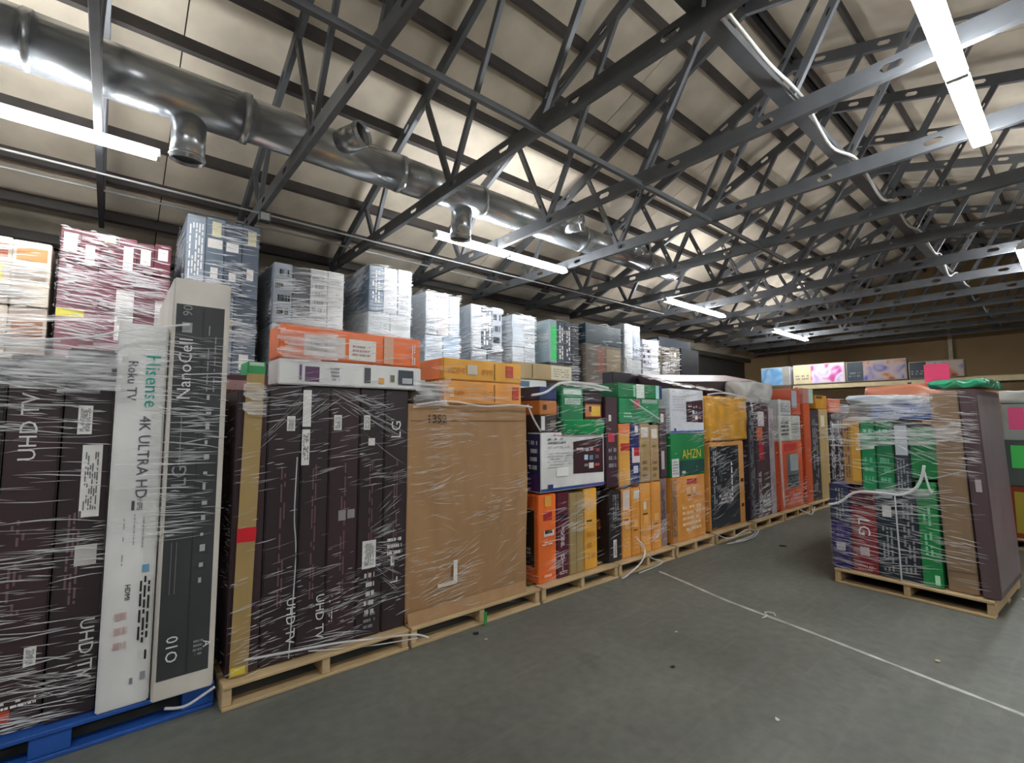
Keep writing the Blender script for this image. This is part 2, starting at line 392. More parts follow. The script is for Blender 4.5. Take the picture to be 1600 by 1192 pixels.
def decorate(o, dims, decor, lift=0.0012):
    for q in decor:
        kind, f = q[0], q[1]
        O, A, B, W, H, N = face_frame(*dims, f)
        if kind == 'q':
            _, _, a0, a1, b0, b1, m, name = q
            bm = bmesh.new()
            vs = [bm.verts.new(O + A * (W * a) + B * (H * b) + N * lift) for a, b in ((a0, b0), (a1, b0), (a1, b1), (a0, b1))]
            bm.faces.new(vs)
            r = bmesh.ops.extrude_face_region(bm, geom=bm.faces[:])
            for e in r['geom']:
                if isinstance(e, bmesh.types.BMVert): e.co += N * 0.0008
            link(name, bm, m, o); lift += 0.0012
        elif kind == 't':
            _, _, s, a, b, size, rot, m = q
            cu = bpy.data.curves.new('lettering', 'FONT'); cu.body = s; cu.size = size; cu.align_x = 'CENTER'; cu.align_y = 'CENTER'
            cu.extrude = 0.0006; cu.resolution_u = 2
            tmp = bpy.data.objects.new('lettering', cu); me = bpy.data.meshes.new_from_object(tmp); bpy.data.objects.remove(tmp); bpy.data.curves.remove(cu)
            me.name = 'lettering'; me.materials.clear(); me.materials.append(m)
            t = tag(linkm('lettering', me, o), kind='stuff')
            M = Matrix((A, B, N)).transposed().to_4x4() @ Matrix.Rotation(math.radians(rot), 4, 'Z')
            M.translation = O + A * (W * a) + B * (H * b) + N * (lift + 0.002)
            t.matrix_local = M
        elif kind == 'fp':     # fine print: rows of short dashes, one mesh
            _, _, a0, a1, b0, b1, m, rows, vert = q
            bm = bmesh.new()
            for i in range(rows):
                t0 = (i + 0.25) / rows; t1 = (i + 0.75) / rows; s = 0.0
                while s < 0.97:
                    e = min(1, s + R.uniform(0.03, 0.16))
                    if R.random() < 0.8:
                        aa = (t0, t1, s, e) if vert else (s, e, t0, t1)
                        c = [(a0 + (a1 - a0) * u, b0 + (b1 - b0) * v) for u, v in ((aa[0], aa[2]), (aa[1], aa[2]), (aa[1], aa[3]), (aa[0], aa[3]))]
                        bm.faces.new([bm.verts.new(O + A * (W * u) + B * (H * v) + N * (lift + 0.0016)) for u, v in c])
                    s = e + R.uniform(0.015, 0.05)
            tag(link('fine_print', bm, m, o), kind='stuff')

def carton(name, label, x0, x1, y0, y1, z0, z1, m, decor=(), cat='box', group=None, rot=None, bev=0.007, seam=True):
    w, d, h = x1 - x0 - 0.003, y1 - y0 - 0.003, z1 - z0 - 0.002
    bm = bmesh.new(); vs = addbox(bm, -w / 2, w / 2, -d / 2, d / 2, 0, h)
    bmesh.ops.bevel(bm, geom=bm.edges[:], offset=min(bev, w * .2, d * .2, h * .2), segments=2, affect='EDGES')
    o = link(name, bm, m)
    o.location = place((x0 + x1) / 2, (y0 + y1) / 2, z0 + 0.001)
    o.rotation_euler = (rot[0], rot[1], rot[2] + FR[1]) if rot else (0, 0, FR[1])
    tag(o, label, cat, group)
    decorate(o, (w, d, h), decor)
    return o

def Q(f, a0, a1, b0, b1, c, name='print_panel'): return ('q', f, a0, a1, b0, b1, ink(c) if isinstance(c, str) else c, name)
def T(f, s, a, b, size, rot=0, c=None): return ('t', f, s, a, b, size, rot, c or TEXTW)
def FP(f, a0, a1, b0, b1, c=None, rows=4, vert=False): return ('fp', f, a0, a1, b0, b1, c or GREYT, rows, vert)
def sticker(f, a, b, wa, hb, rows=5, vert=True):
    return [Q(f, a, a + wa, b, b + hb, '#dedcd8', 'label'), FP(f, a + wa * .15, a + wa * .85, b + hb * .1, b + hb * .9, ink('#5c5d60'), rows + 2, vert)]

def lump(name, label, x0, x1, y0, y1, z0, z1, m, amp=0.025, cat='bag', sq=0.35, cuts=9, group=None, sc=7):
    """Crumpled soft bundle: a rounded block with folds."""
    bm = bmesh.new(); bmesh.ops.create_cube(bm, size=2)
    bmesh.ops.subdivide_edges(bm, edges=bm.edges[:], cuts=cuts, use_grid_fill=True)
    w, d, h = (x1 - x0) / 2, (y1 - y0) / 2, (z1 - z0) / 2
    off = Vector((R.random() * 30, R.random() * 30, R.random() * 30))
    for v in bm.verts:
        c = v.co.copy(); s = c.normalized() * 1.22
        q = c.lerp(s, sq); q = Vector((max(-1, min(1, q.x)) * w, max(-1, min(1, q.y)) * d, max(-1, min(1, q.z)) * h))
        n = mn.noise_vector(q * sc + off) * amp
        if q.z < -h * .9: n.z = 0
        q += n
        v.co = Vector((max(-w, min(w, q.x)), max(-d, min(d, q.y)), max(0, min(2 * h, q.z + h))))
    o = link(name, bm, m, smooth=True); o.location = place((x0 + x1) / 2, (y0 + y1) / 2, z0 + 0.001); o.rotation_euler = (0, 0, FR[1])
    return tag(o, label, cat, group)

def pallet(label, x0, x1, y0, y1, m=None, axis='y', group='wooden pallets under the stacks', blk=0.045):
    """Stringer pallet; stringers run along Y (axis='y') or X."""
    m = m or WOOD
    W, D = (x1 - x0, y1 - y0) if axis == 'y' else (y1 - y0, x1 - x0)
    t = empty('pallet', place((x0 + x1) / 2, (y0 + y1) / 2, 0), FR[1] + (0 if axis == 'y' else -math.pi / 2)); tag(t, label, 'pallet', group)
    n = 7; bw = 0.10; first = None
    for i in range(n):
        y = -D / 2 + (D - bw) * i / (n - 1)
        if first is None: first = boxmesh('deck_board', -W / 2, W / 2, 0, bw, 0.108, 0.128, m, 0.003, t, (0, y, 0))
        else: linkm('deck_board', first.data, t, (R.uniform(-.006, .006), y, 0))
    st = None
    for x in (-W / 2, -blk / 2, W / 2 - blk):
        if st is None: st = boxmesh('stringer', 0, blk, -D / 2 + 0.01, D / 2 - 0.01, 0.021, 0.107, m, 0.003, t, (x, 0, 0))
        else: linkm('stringer', st.data, t, (x, 0, 0))
    bb = None
    for y in (-D / 2, -0.05, D / 2 - bw):
        if bb is None: bb = boxmesh('bottom_board', -W / 2, W / 2, 0, bw, 0.001, 0.02, m, 0.003, t, (0, y, 0))
        else: linkm('bottom_board', bb.data, t, (R.uniform(-.006, .006), y, 0))
    return t

def wrap(label, faces, n=420, wid=(0.0012, 0.0045), ln=(0.03, 0.22), tilt=6, bands=(), fans=(), sheets=(), ropes=(), clus=10, seed=1):
    """Stretch film where it wrinkles, doubles or bunches: thin ridged ribbons over the wrapped stack.
    faces: list of (origin, u vector, v vector) in stack coordinates."""
    r = random.Random(seed); bm = bmesh.new()
    def ribbon(P, U, V, N, u, v, L, W, ang):
        k = 4; rows = []
        c, s = math.cos(ang), math.sin(ang); cur = r.uniform(-0.15, 0.15) * L; lift = 0.005 + r.random() * 0.006; lean = r.uniform(-.5, .9)
        for i in range(k + 1):
            t = i / k - 0.5; ta = (1 - (2 * t) ** 2) * W * 0.62 + 0.00015
            uu = u + c * t * L; vv = v + s * t * L + cur * (t * t - .25) + r.uniform(-.3, .3) * W
            base = P + U * uu + V * vv + N * lift
            rows.append((bm.verts.new(base - V * ta), bm.verts.new(base + N * ta * (0.7 + lean)), bm.verts.new(base + V * ta)))
        for A, B in zip(rows, rows[1:]):
            bm.faces.new((A[0], B[0], B[1], A[1])); bm.faces.new((A[1], B[1], B[2], A[2]))
    for fi, (O, U, V) in enumerate(faces):
        O, U, V = place(*O), Vector(U), Vector(V)
        cs, sn = math.cos(FR[1]), math.sin(FR[1])
        U = Vector((cs * U.x - sn * U.y, sn * U.x + cs * U.y, U.z)); V = Vector((cs * V.x - sn * V.y, sn * V.x + cs * V.y, V.z))
        w, h = U.length, V.length; U.normalize(); V.normalize(); N = U.cross(V)
        cl = [(r.random() * w, r.random() * h, r.uniform(0.05, 0.22) * w, r.uniform(0.02, 0.09) * h) for _ in range(clus)]
        cnt = int(n * w * h * 0.9)
        for i in range(cnt):
            if r.random() < 0.86:
                c = r.choice(cl); u, v = r.gauss(c[0], c[2]), r.gauss(c[1], c[3])
            else: u, v = r.random() * w, r.random() * h
            if not (0.01 < u < w - 0.01 and 0.01 < v < h - 0.01): continue
            L = min(ln[0] + (ln[1] - ln[0]) * r.random() ** 2, 2 * min(u, w - u) + 0.02)
            ribbon(O, U, V, N, u, v, L, wid[0] + (wid[1] - wid[0]) * r.random() ** 2.2, math.radians(r.gauss(tilt, 4)))
        for (f, u0, v0, u1, v1, spread, m_) in fans:
            if f != fi: continue
            for i in range(int(m_ * .8)):
                e = r.gauss(0, .3) * spread; du, dv = (u1 - u0) * w, (v1 - v0) * h + e * h * .6
                L = math.hypot(du, dv); q = r.random(); sh = r.uniform(.12, .55)
                ribbon(O, U, V, N, u0 * w + du * (.2 + .6 * q), v0 * h + dv * (.2 + .6 * q) + e * h * .35, min(L * sh, .4 * w), r.uniform(wid[0], wid[1]) * .9, math.atan2(dv, du) + r.gauss(0, .05))
        for (f, u0, u1, v0, v1, wv) in bands:      # edge of an overlap: long ribbon across the face
            if f != fi: continue
            ribbon(O, U, V, N, (u0 + u1) / 2 * w, (v0 + v1) / 2 * h, (u1 - u0) * w, wv, math.atan2((v1 - v0) * h, (u1 - u0) * w))
    o = tag(link('plastic_wrap', bm, FILM, smooth=True), label, 'plastic wrap', 'clear stretch film round the stacks', 'stuff')
    j = 0
    for (P, U, V, nu, nv, amp) in sheets:
        nu *= 3; nv *= 4
        P, U, V = Vector(P), Vector(U), Vector(V); N = U.cross(V).normalized(); b2 = bmesh.new(); g = []
        for i in range(nu + 1):
            row = []
            for k in range(nv + 1):
                p = P + U * (i / nu) + V * (k / nv); p = place(*p)
                row.append(b2.verts.new(p + N * (mn.noise(p * 9) * amp + amp)))
            g.append(row)
        for i in range(nu):
            for k in range(nv):
                uu, vv = (i + .5) / nu, (k + .5) / nv; c_ = g[i][k].co
                edge = min(min(uu, 1 - uu) * U.length, min(vv, 1 - vv) * V.length * 1.6) + mn.noise(c_ * Vector((6, 6, 22)) if False else Vector((c_.x * 5, c_.y * 5, c_.z * 26))) * .07
                if edge > .012: b2.faces.new((g[i][k], g[i + 1][k], g[i + 1][k + 1], g[i][k + 1]))
        bmesh.ops.delete(b2, geom=[v for v in b2.verts if not v.link_faces], context='VERTS')
        link('film_sheet', b2, SHEET, o, smooth=True)
    for (pts, rad) in ropes:
        b2 = bmesh.new(); tube(b2, spline([place(*p) for p in pts], 8), rad, 6); link('film_rope', b2, FILM, o, smooth=True)
    return o
def ffaces(x0, x1, y0, y1, z0, z1, which='fl'):
    d = {'f': ((x0, y0 - .004, z0), (x1 - x0, 0, 0), (0, 0, z1 - z0)), 'l': ((x0 - .004, y1, z0), (0, y0 - y1, 0), (0, 0, z1 - z0)), 'r': ((x1 + .004, y0, z0), (0, y1 - y0, 0), (0, 0, z1 - z0))}
    return [d[c] for c in which]

PZ = 0.129
MAR, MAR2, DARK, NAVY, TEAL = pr('#2f2327'), pr('#39272b'), pr('#26222a'), pr('#1e2740'), pr('#24333e')
ORG, YEL, AMB, GRN, WHT, GRY = pr('#e8702c'), pr('#e3a53c'), pr('#e09a48'), pr('#1f7a4a'), pr('#dcdcda'), pr('#7c828a')

# ---- stack 1: maroon cartons, a white carton and a tall black-panelled one on the blue pallet
frame()
pallet('blue painted pallet under the nearest stack at the lower left', -0.75, 0.5, 3.03, 4.1, BLUEW, blk=0.14)
g = 'maroon television cartons on the blue pallet'
for i, (a, b, top, txt) in enumerate(((-0.74, -0.545, 1.74, None), (-0.54, -0.355, 1.78, None), (-0.35, -0.165, 1.80, 'a'), (-0.16, 0.018, 1.84, 'b'))):
    d = [FP('f', .2, .5, .3, .55, ink('#6d5459'), 3, True)]
    if txt == 'a': d += [T('f', 'UHD TV', .42, .80, .085, 90)] + sticker('f', .62, .16, .22, .05) + [Q('f', .25, .45, .03, .06, '#b5442f', 'label'), FP('f', .2, .9, .06, .085, WHITE, 2)]
    elif txt == 'b': d += [T('f', 'UHD TV', .74, .175, .075, -90)] + sticker('f', .42, .53, .42, .20, 4) + sticker('f', .28, .76, .3, .08) + [Q('f', .40, .85, .40, .455, '#b9b6b2', 'label')]
    else: d += [T('f', 'UHD TV', .5, .2, .07, -90)]
    carton('television_carton', '%s maroon television carton from the left on the blue pallet' % ORD[i], a, b, 3.16 - .025 * i, 3.95, PZ, top, MAR if i % 2 else MAR2, d, group=g)
carton('television_carton', 'tall white television carton between the maroon ones and the black-panelled one', 0.02, 0.222, 3.03, 4.0, PZ, 1.98, WHT,
       [T('f', 'Hisense', .70, .845, .085, -90, ink('#25a08c')), T('f', 'Roku TV', .30, .845, .055, -90, ink('#5b5560')), T('f', '4K ULTRA HD', .60, .64, .065, -90, ink('#55575c')),
        Q('f', .44, .50, .50, .525, '#4a4a4c', 'icon'), FP('f', .54, .66, .50, .53, ink('#4a4a4c'), 3, True), FP('f', .30, .34, .36, .48, GREYT, 1, True), FP('f', .5, .54, .41, .49, GREYT, 1, True), FP('f', .68, .72, .40, .48, GREYT, 1, True),
        T('f', 'HDMI', .46, .29, .03, -90, BLACK), Q('f', .72, .86, .335, .355, '#6fa3c0', 'print_mark'), FP('f', .68, .92, .11, .325, BLACK, 3, True), FP('f', .25, .5, .14, .25, ink('#c9a9a5'), 3), Q('f', .6, .66, .055, .07, '#77797c', 'print_mark'), Q('f', .8, .9, .06, .08, '#9a9ca0', 'print_mark')])
carton('television_carton', 'tall carton with a black front panel lettered NanoCell and worn white edges', 0.225, 0.485, 2.98, 3.9, PZ, 2.235, pr('#cfcac0'),
       [Q('f', .06, .90, .045, .935, pr('#3a3b3d')), Q('f', .52, .54, .05, .93, '#2c2d2f', 'crease'), T('f', 'NanoCell', .26, .775, .083, 90), T('f', '90', .26, .92, .06, 90, GREYT), Q('f', .17, .34, .865, .89, '#9b9c9e', 'badge'), Q('f', .23, .25, .54, .66, '#77787a', 'print_line'), T('f', 'LG', .26, .515, .09, 90, GREYT),
        FP('f', .62, .66, .72, .9, GREYT, 1, True), FP('f', .74, .78, .72, .9, GREYT, 1, True)] +
       [Q('f', .65, .65 + (.05, .09, .07)[i % 3], .70 - i * .037, .70 - i * .037 + (.012, .007, .016, .010)[i % 4], '#a9abad', 'icon') for i in range(13)] +
       [Q('f', .18, .19, .24, .36, '#77787a', 'print_line'), Q('f', .26, .27, .24, .36, '#77787a', 'print_line'), T('f', '01O', .26, .115, .07, -90), FP('f', .62, .78, .085, .125, GREYT, 4), T('f', 'A', .84, .11, .05, -90, WHITE)])
x = [((-.74, 3.15, PZ), (.76, -.075, 0), (0, 0, 1.7))] + ffaces(0.02, 0.485, 2.98, 3.9, 0.9, 1.95, 'f')
wrap('clear stretch film over the maroon cartons on the blue pallet', x, 620, (0.0012, 0.006), (0.04, 0.34), -2, seed=3, clus=16,
     fans=[(0, .2, .97, .99, .93, .16, 26), (1, 0.0, .80, .95, .93, .05, 10), (1, 0, .4, .95, .42, .2, 10), (0, 0.5, .16, 1.0, .06, .06, 8)],
     sheets=[((-.74, 2.975, 1.62), (.78, 0, 0), (0, -.004, .24), 14, 4, .008), ((-.74, 2.985, 1.86), (.75, 0, .10), (0, .5, .12), 10, 5, .01)],
     ropes=[([(.28, 2.96, .10), (.36, 2.95, .085), (.44, 2.955, .11), (.49, 2.96, .13)], .007), ([(-.4, 2.97, 1.83), (-.1, 2.965, 1.88), (.05, 2.955, 1.93), (.3, 2.955, 1.99)], .006)])
frame()

# ---- stack 2: maroon cartons with the brown corner board
pallet('wooden pallet under the maroon carton stack with the corner board', 0.52, 1.58, 2.93, 4.08)
g = 'maroon television cartons with the corner board'
cols = [(0.54, .70), (.702, .885), (.887, 1.05), (1.052, 1.24), (1.242, 1.41), (1.412, 1.585)]
for i, (a, b) in enumerate(cols):
    d = [FP('f', .4, .6, .2, .7, ink('#6a4d55'), 2, True)]
    if i == 0: d += [T('f', 'UHD TV', .45, .86, .075, -90), T('f', 'UHD TV', .4, .10, .06, -90)]
    if i == 1: d += [T('f', 'UHD TV', .85, .14, .07, -90)] + sticker('f', .55, .83, .25, .055)
    if i == 2: d += [Q('f', .0, .3, .845, .985, '#dcdad6', 'label'), Q('f', .0, .28, .70, .835, '#e2e0dc', 'label'), FP('f', .04, .24, .72, .82, BLACK, 4, True), T('f', 'UHD TV', .82, .13, .07, -90)]
    if i == 3: d += sticker('f', .12, .83, .26, .06) + [Q('f', .35, .6, .475, .515, '#8d898b', 'label'), Q('f', .65, .9, .48, .515, '#8d898b', 'label'), FP('f', .1, .25, .1, .2, TEXTW, 2, True)]
    if i == 4: d += sticker('f', .15, .83, .26, .06) + [Q('f', .35, .62, .765, .795, '#d8d5d0', 'label')] + sticker('f', .2, .27, .55, .11, 6) + [FP('f', .3, .7, .08, .26, TEXTW, 5), FP('f', .3, .75, .03, .1, GREYT, 3)]
    if i == 5: d += [T('f', 'LG', .5, .83, .10, 90), T('f', 'L', .5, .2, .08, 90), FP('f', .2, .8, .3, .38, TEXTW, 3), Q('f', .35, .5, .26, .3, '#d8d5d0', 'label')]
    carton('television_carton', '%s maroon television carton from the left in the stack with the corner board' % ORD[i], a, b, 3.0, 4.0, PZ, 1.70 if i else 1.66, MAR2 if i in (0, 3) else MAR, d, group=g)
eb = boxmesh('corner_board', -.045, .045, -.004, .004, 0, 1.62, cb('#a08655'), .001, loc=(.60, 2.985, .135), rot=(0, .015, 0)); tag(eb, 'tan cardboard corner board leaning on the maroon stack with red tape', 'corner board')
boxmesh('red_tape', -.047, .047, -.006, -.0045, .70, .775, mat('#c8202a', .3, coat=.3), parent=eb); boxmesh('yellow_tape', -.04, .03, -.006, -.0045, .01, .05, mat('#d9c640', .3), parent=eb)
carton('flat_carton', 'flat white carton printed with small pictures under the orange one', 0.735, 1.665, 2.97, 3.2, 1.702, 1.855, WHT,
       [Q('f', .16, .25, .15, .75, '#5b3a5c', 'picture'), Q('f', .125, .14, .2, .8, '#6a4a78', 'print_mark'), FP('f', .32, .38, .2, .8, GREYT, 4), Q('f', .555, .60, .2, .85, '#4a4c52', 'picture'), Q('f', .66, .70, .2, .45, '#e0a040', 'print_mark'), Q('f', .75, .78, .3, .6, '#6a6a4a', 'print_mark'), Q('f', .81, .93, .2, .85, '#39424a', 'picture'), Q('f', .84, .92, .25, .5, '#b7bcc0', 'picture')])
carton('flat_carton', 'orange flat carton lying on top of the nearest maroon stack', 0.735, 1.66, 2.975, 3.2, 1.857, 2.055, ORG,
       [Q('f', .15, .42, .12, .78, '#d8cdc8', 'label'), Q('f', .28, .30, .12, .78, '#b9a8a8', 'print_mark'), FP('f', .17, .27, .3, .7, GREYT, 5), Q('f', .445, .64, .08, .76, '#e2ded8', 'label'), FP('f', .47, .6, .2, .6, ink('#aa8888'), 3), Q('f', .70, .775, .05, .95, '#d9a98c', 'tape_strip'), FP('f', .92, .955, .1, .8, WHITE, 2, True), FP('f', .03, .1, .1, .6, ink('#e9b08c'), 2)])
wrap('clear stretch film round the maroon stack with the corner board', ffaces(.54, 1.59, 2.97, 4.0, PZ, 1.71, 'fl') + [((.70, 2.963, 1.70), (.965, 0, 0), (0, 0, .36))], 430, (0.0011, 0.0048), (.03, .2), 8, seed=5, clus=13,
     fans=[(0, .08, .76, .42, .99, .16, 18), (0, .45, .985, .97, .80, .22, 34), (0, .72, .40, .98, .44, .6, 60), (0, .1, .06, .95, .015, .07, 16), (0, .2, .80, .55, .97, .1, 12)],
     ropes=[([(.62, 2.96, .22), (1.1, 2.955, .17), (1.35, 2.945, .13), (1.60, 2.9, .1), (1.68, 2.85, .075)], .007), ([(.95, 2.955, .17), (1.3, 2.945, .10), (1.62, 2.88, .08)], .004), ([(.855, 2.963, 1.28), (.85, 2.962, .95), (.865, 2.962, .7), (.845, 2.962, .16)], .0035)],
     sheets=[((.56, 2.965, 1.52), (.12, 0, 0), (0, 0, .19), 6, 6, .012), ((.72, 2.955, 1.84), (.35, 0, 0), (0, 0, .2), 8, 5, .006), ((.73, 2.975, 2.06), (.93, 0, 0), (0, .22, .01), 12, 5, .006)])

# ---- stack 3: the big brown box
pallet('wooden pallet under the big brown cardboard box', 1.60, 2.76, 2.93, 4.05)
bm = bmesh.new(); vs = addbox(bm, -.545, .545, -.5, .5, 0, 1.48)
bmesh.ops.subdivide_edges(bm, edges=bm.edges[:], cuts=9, use_grid_fill=True)
for v in bm.verts:
    n = mn.noise(Vector((v.co.x * 2.4, v.co.y * 2.4, v.co.z * 1.8))) * .03; s = 1 + n * .7
    bulge = 0.012 * math.sin(math.pi * min(1, v.co.z / 1.48)); v.co.x *= s * (1 + bulge); v.co.y *= s * (1 + bulge)
bb = link('bulk_box', bm, cb('#a17d56'), smooth=False, loc=(2.135, 3.51, PZ + .001))
bv = bb.modifiers.new('soft_edges', 'BEVEL'); bv.width = .012; bv.segments = 2; bv.limit_method = 'ANGLE'
tag(bb, 'big brown cardboard box with black handwriting, wrapped on its own pallet', 'box')
decor = [T('f', '1352', .2, .925, .085, 0, ink('#3c2f26')), Q('f', .34, .37, .13, .24, '#e5e1d8', 'label'), Q('f', .22, .36, .128, .145, '#d8d0c0', 'label')]
decorate(bb, (1.09, 1.035, 1.48), decor)
for z_, n_ in ((.0, 'bottom_flap'),):
    bm = bmesh.new(); vv = addbox(bm, -.545, .50, -.0, .005, 0, .075); 
    for v in bm.verts:
        if v.co.z < .05: v.co.y -= .022
    link(n_, bm, cb('#a17d56'), bb, (0, -.53, .0))
for a, b in ((1.47, 1.475), (1.40, 1.405)):
    pass
boxmesh('crease', -.53, .53, -.0015, .0015, 0, .004, cb('#8f6c45'), parent=bb, loc=(0, -.5135, 1.36))
g = 'yellow flat cartons on the big brown box'
for z0, z1, s in ((1.612, 1.79, 0), (1.792, 1.955, 1)):
    carton('flat_carton', '%s yellow flat carton of the two on the big brown box' % ('upper' if s else 'lower'), 1.86, 2.62, 3.0, 3.7, z0, z1, YEL if s else AMB,
           [Q('l', .05, .95, .05, .95, '#dc7c46', 'side_panel'), Q('f', .62, .635, .1, .9, '#8c5a20', 'hand_slot'), Q('f', .78 if s else .87, .88 if s else .96, .25, .85, '#b8432c', 'print_mark'), Q('f', .28, .40, .3, .75, '#c9c2b2', 'label') if s else Q('f', .05, .12, .3, .7, '#e8c088', 'label'), FP('f', .05, .25, .3, .6, ink('#c07c30'), 3), FP('f', .45, .6, .3, .6, ink('#c07c30'), 3)], group=g)
lump('foam_bundle', 'grey wrapped bundle tucked at the left end of the yellow cartons', 1.60, 1.85, 3.02, 3.6, 1.612, 1.77, pr('#6b6258'), .02, 'bundle')
wrap('clear stretch film over the big brown box', ffaces(1.59, 2.68, 2.968, 4.0, .14, 1.62, 'fl') + [((1.62, 2.985, 1.6), (1.02, 0, 0), (0, 0, .36))], 300, (.001, .0042), (.03, .22), 6, seed=8, clus=9,
     fans=[(0, .05, .10, .6, .2, .4, 44), (0, .62, .1, .98, .2, .5, 26), (0, .25, .94, .6, .93, .22, 34), (0, .12, .55, .45, .58, .35, 26), (2, .3, .15, .95, .2, .2, 16)],
     ropes=[([(1.62, 2.96, 1.6), (1.9, 2.955, 1.63), (2.2, 2.96, 1.6), (2.5, 2.955, 1.615), (2.7, 2.96, 1.6)], .008)], sheets=[((1.6, 2.975, 1.58), (.3, 0, .02), (0, .0, .2), 6, 4, .015)])
boxmesh('green_strap_end', -.012, .012, -.003, .003, 0, .09, mat('#2f9a48', .35), loc=(2.18, 2.90, .01)); tag(bpy.data.objects['green_strap_end'], 'short green strap end hanging in front of the pallet of the big brown box', 'strap')

# ---- stack 4: mixed cartons with the white television box
pallet('wooden pallet under the mixed stack with the first white television box', 2.79, 3.78, 2.93, 4.05)
carton('carton', 'orange carton with a dark side, at the bottom left of the fourth stack', 2.80, 3.02, 3.0, 3.9, PZ, .86, ORG, [Q('l', .05, .95, .18, .82, pr('#2a2522')), T('l', '55', .88, .35, .06, 90, TEXTW), Q('f', .28, .75, .70, .80, '#a82f2a', 'print_mark'), Q('f', .35, .7, .86, .98, '#d9a040', 'print_mark'), Q('f', .3, .85, .52, .585, '#d8cfc8', 'label'), Q('f', .35, .75, .55, .59, '#2a2522', 'hand_slot'), FP('f', .2, .8, .42, .47, WHITE, 2), Q('f', .3, .7, .06, .09, '#f0b890', 'label')])
carton('carton', 'narrow maroon carton with white lettering beside the orange carton', 3.022, 3.18, 3.0, 3.9, PZ, .86, pr('#5c1f30'), [FP('f', .3, .6, .08, .6, TEXTW, 3, True), Q('f', .2, .8, .68, .74, '#1f1b30', 'print_mark'), FP('f', .2, .8, .04, .08, WHITE, 2)])
carton('carton', 'plain brown carton at the bottom of the fourth stack', 3.182, 3.372, 3.0, 3.9, PZ, .84, cb('#a08a5c'), [Q('f', .47, .49, .02, .98, '#857048', 'seam')])
carton('carton', 'narrow yellow carton at the bottom right of the fourth stack', 3.374, 3.56, 3.0, 3.9, PZ, .86, pr('#e4a83e'), [Q('f', .2, .6, .585, .61, '#4a3218', 'hand_slot'), FP('f', .2, .8, .1, .5, ink('#c98c34'), 3)])
tv = carton('television_box', 'white television box with a blue side and a dark screen picture in the fourth stack', 2.82, 3.66, 2.985, 3.16, .875, 1.385, WHT,
       [Q('l', .02, .98, .02, .98, pr('#27335f')), Q('l', .1, .9, .02, .3, pr('#4a2a66')), FP('l', .2, .8, .35, .9, TEXTW, 4), Q('f', 0.0, 1, .02, .065, '#2b4a8c', 'print_band'), Q('f', .65, .98, .03, .06, '#6a4ea0', 'print_band'), Q('f', .10, .17, .03, .13, '#27406e', 'emblem'), FP('f', .18, .33, .94, .975, ink('#c04040'), 1), FP('f', .1, .36, .80, .92, ink('#6b7078'), 2), FP('f', .1, .42, .73, .77, GREYT, 2), FP('f', .1, .45, .4, .68, ink('#c9cccc'), 6), Q('f', .22, .4, .25, .4, '#ecece8', 'print_panel')])
def screen(o, dims, a0, a1, b0, b1):
    O, A, B, W, H, N = face_frame(*dims, 'f')
    bm = bmesh.new(); vs = [bm.verts.new(O + A * W * a + B * H * b + N * .004) for a, b in ((a0, b0 + .02), (a1, b0), (a1, b1), (a0, b1 - .07))]
    bm.faces.new(vs); link('screen_picture', bm, pr('#3a1f26'), o)
    da, db = a1 - a0, b1 - b0
    for ca, cb_, wa, hb, col in ((.1, .66, .22, .06, '#c8a8a8'), (.4, .62, .1, .08, '#8aa0b0'), (.55, .63, .1, .1, '#b08890'), (.75, .6, .12, .08, '#9a4848'), (.35, .38, .12, .14, '#b8ccdc'), (.52, .37, .12, .13, '#5f86a8'), (.72, .40, .12, .1, '#70486a'), (.35, .2, .12, .07, '#8a8a90'), (.5, .14, .16, .15, '#e0d8d8'), (.7, .19, .16, .07, '#c05050')):
        decorate(o, dims, [Q('f', a0 + ca * da, a0 + (ca + wa) * da, b0 + cb_ * db, b0 + (cb_ + hb) * db, col, 'app_icon')], .0052)
screen(tv, (.837, .172, .508), .48, .975, .25, .90)
carton('carton', 'dark carton behind the first white television box', 2.84, 3.66, 3.17, 3.95, .865, 1.385, DARK)
carton('small_carton', 'dark little carton standing on the first white television box, at its left end', 2.84, 3.06, 3.02, 3.5, 1.39, 1.535, pr('#3a3032'), [Q('f', .1, .3, .1, .95, '#cfcfcc', 'label'), Q('f', .6, .9, .3, .7, '#7a6a60', 'print_mark')])
carton('small_carton', 'orange brown little carton under the navy one in the fourth stack', 2.84, 3.06, 3.02, 3.5, 1.537, 1.665, pr('#b9743a'), [Q('f', .2, .4, .35, .7, '#5a3018', 'print_mark')])
carton('small_carton', 'navy little carton at the top left of the fourth stack', 2.84, 3.06, 3.02, 3.5, 1.667, 1.785, pr('#2c3a68'))
carton('carton', 'upright green carton with white stickers at the top of the fourth stack', 3.10, 3.40, 3.01, 3.6, 1.39, 1.80, GRN, [Q('f', .1, .9, .82, .96, '#cfe0d4', 'label'), Q('f', .15, .85, .60, .74, '#bcd4c4', 'label'), FP('f', .2, .8, .62, .72, GREYT, 3), Q('l', .7, .95, .3, .6, '#b8bcb4', 'label')])
carton('small_carton', 'grey little carton under the orange labelled one', 3.42, 3.68, 3.02, 3.6, 1.39, 1.50, pr('#5d5860'))
carton('small_carton', 'dark little carton with an orange and yellow label', 3.42, 3.68, 3.02, 3.6, 1.502, 1.655, pr('#5a3028'), [Q('f', .05, .9, .15, .9, '#c87a48', 'label'), Q('f', .35, .88, .2, .8, '#e0b840', 'label'), Q('f', .25, .38, .45, .8, '#3a2418', 'print_mark')])
carton('small_carton', 'dark plum little carton at the top right of the fourth stack', 3.42, 3.68, 3.02, 3.6, 1.657, 1.77, pr('#3a2c34'))
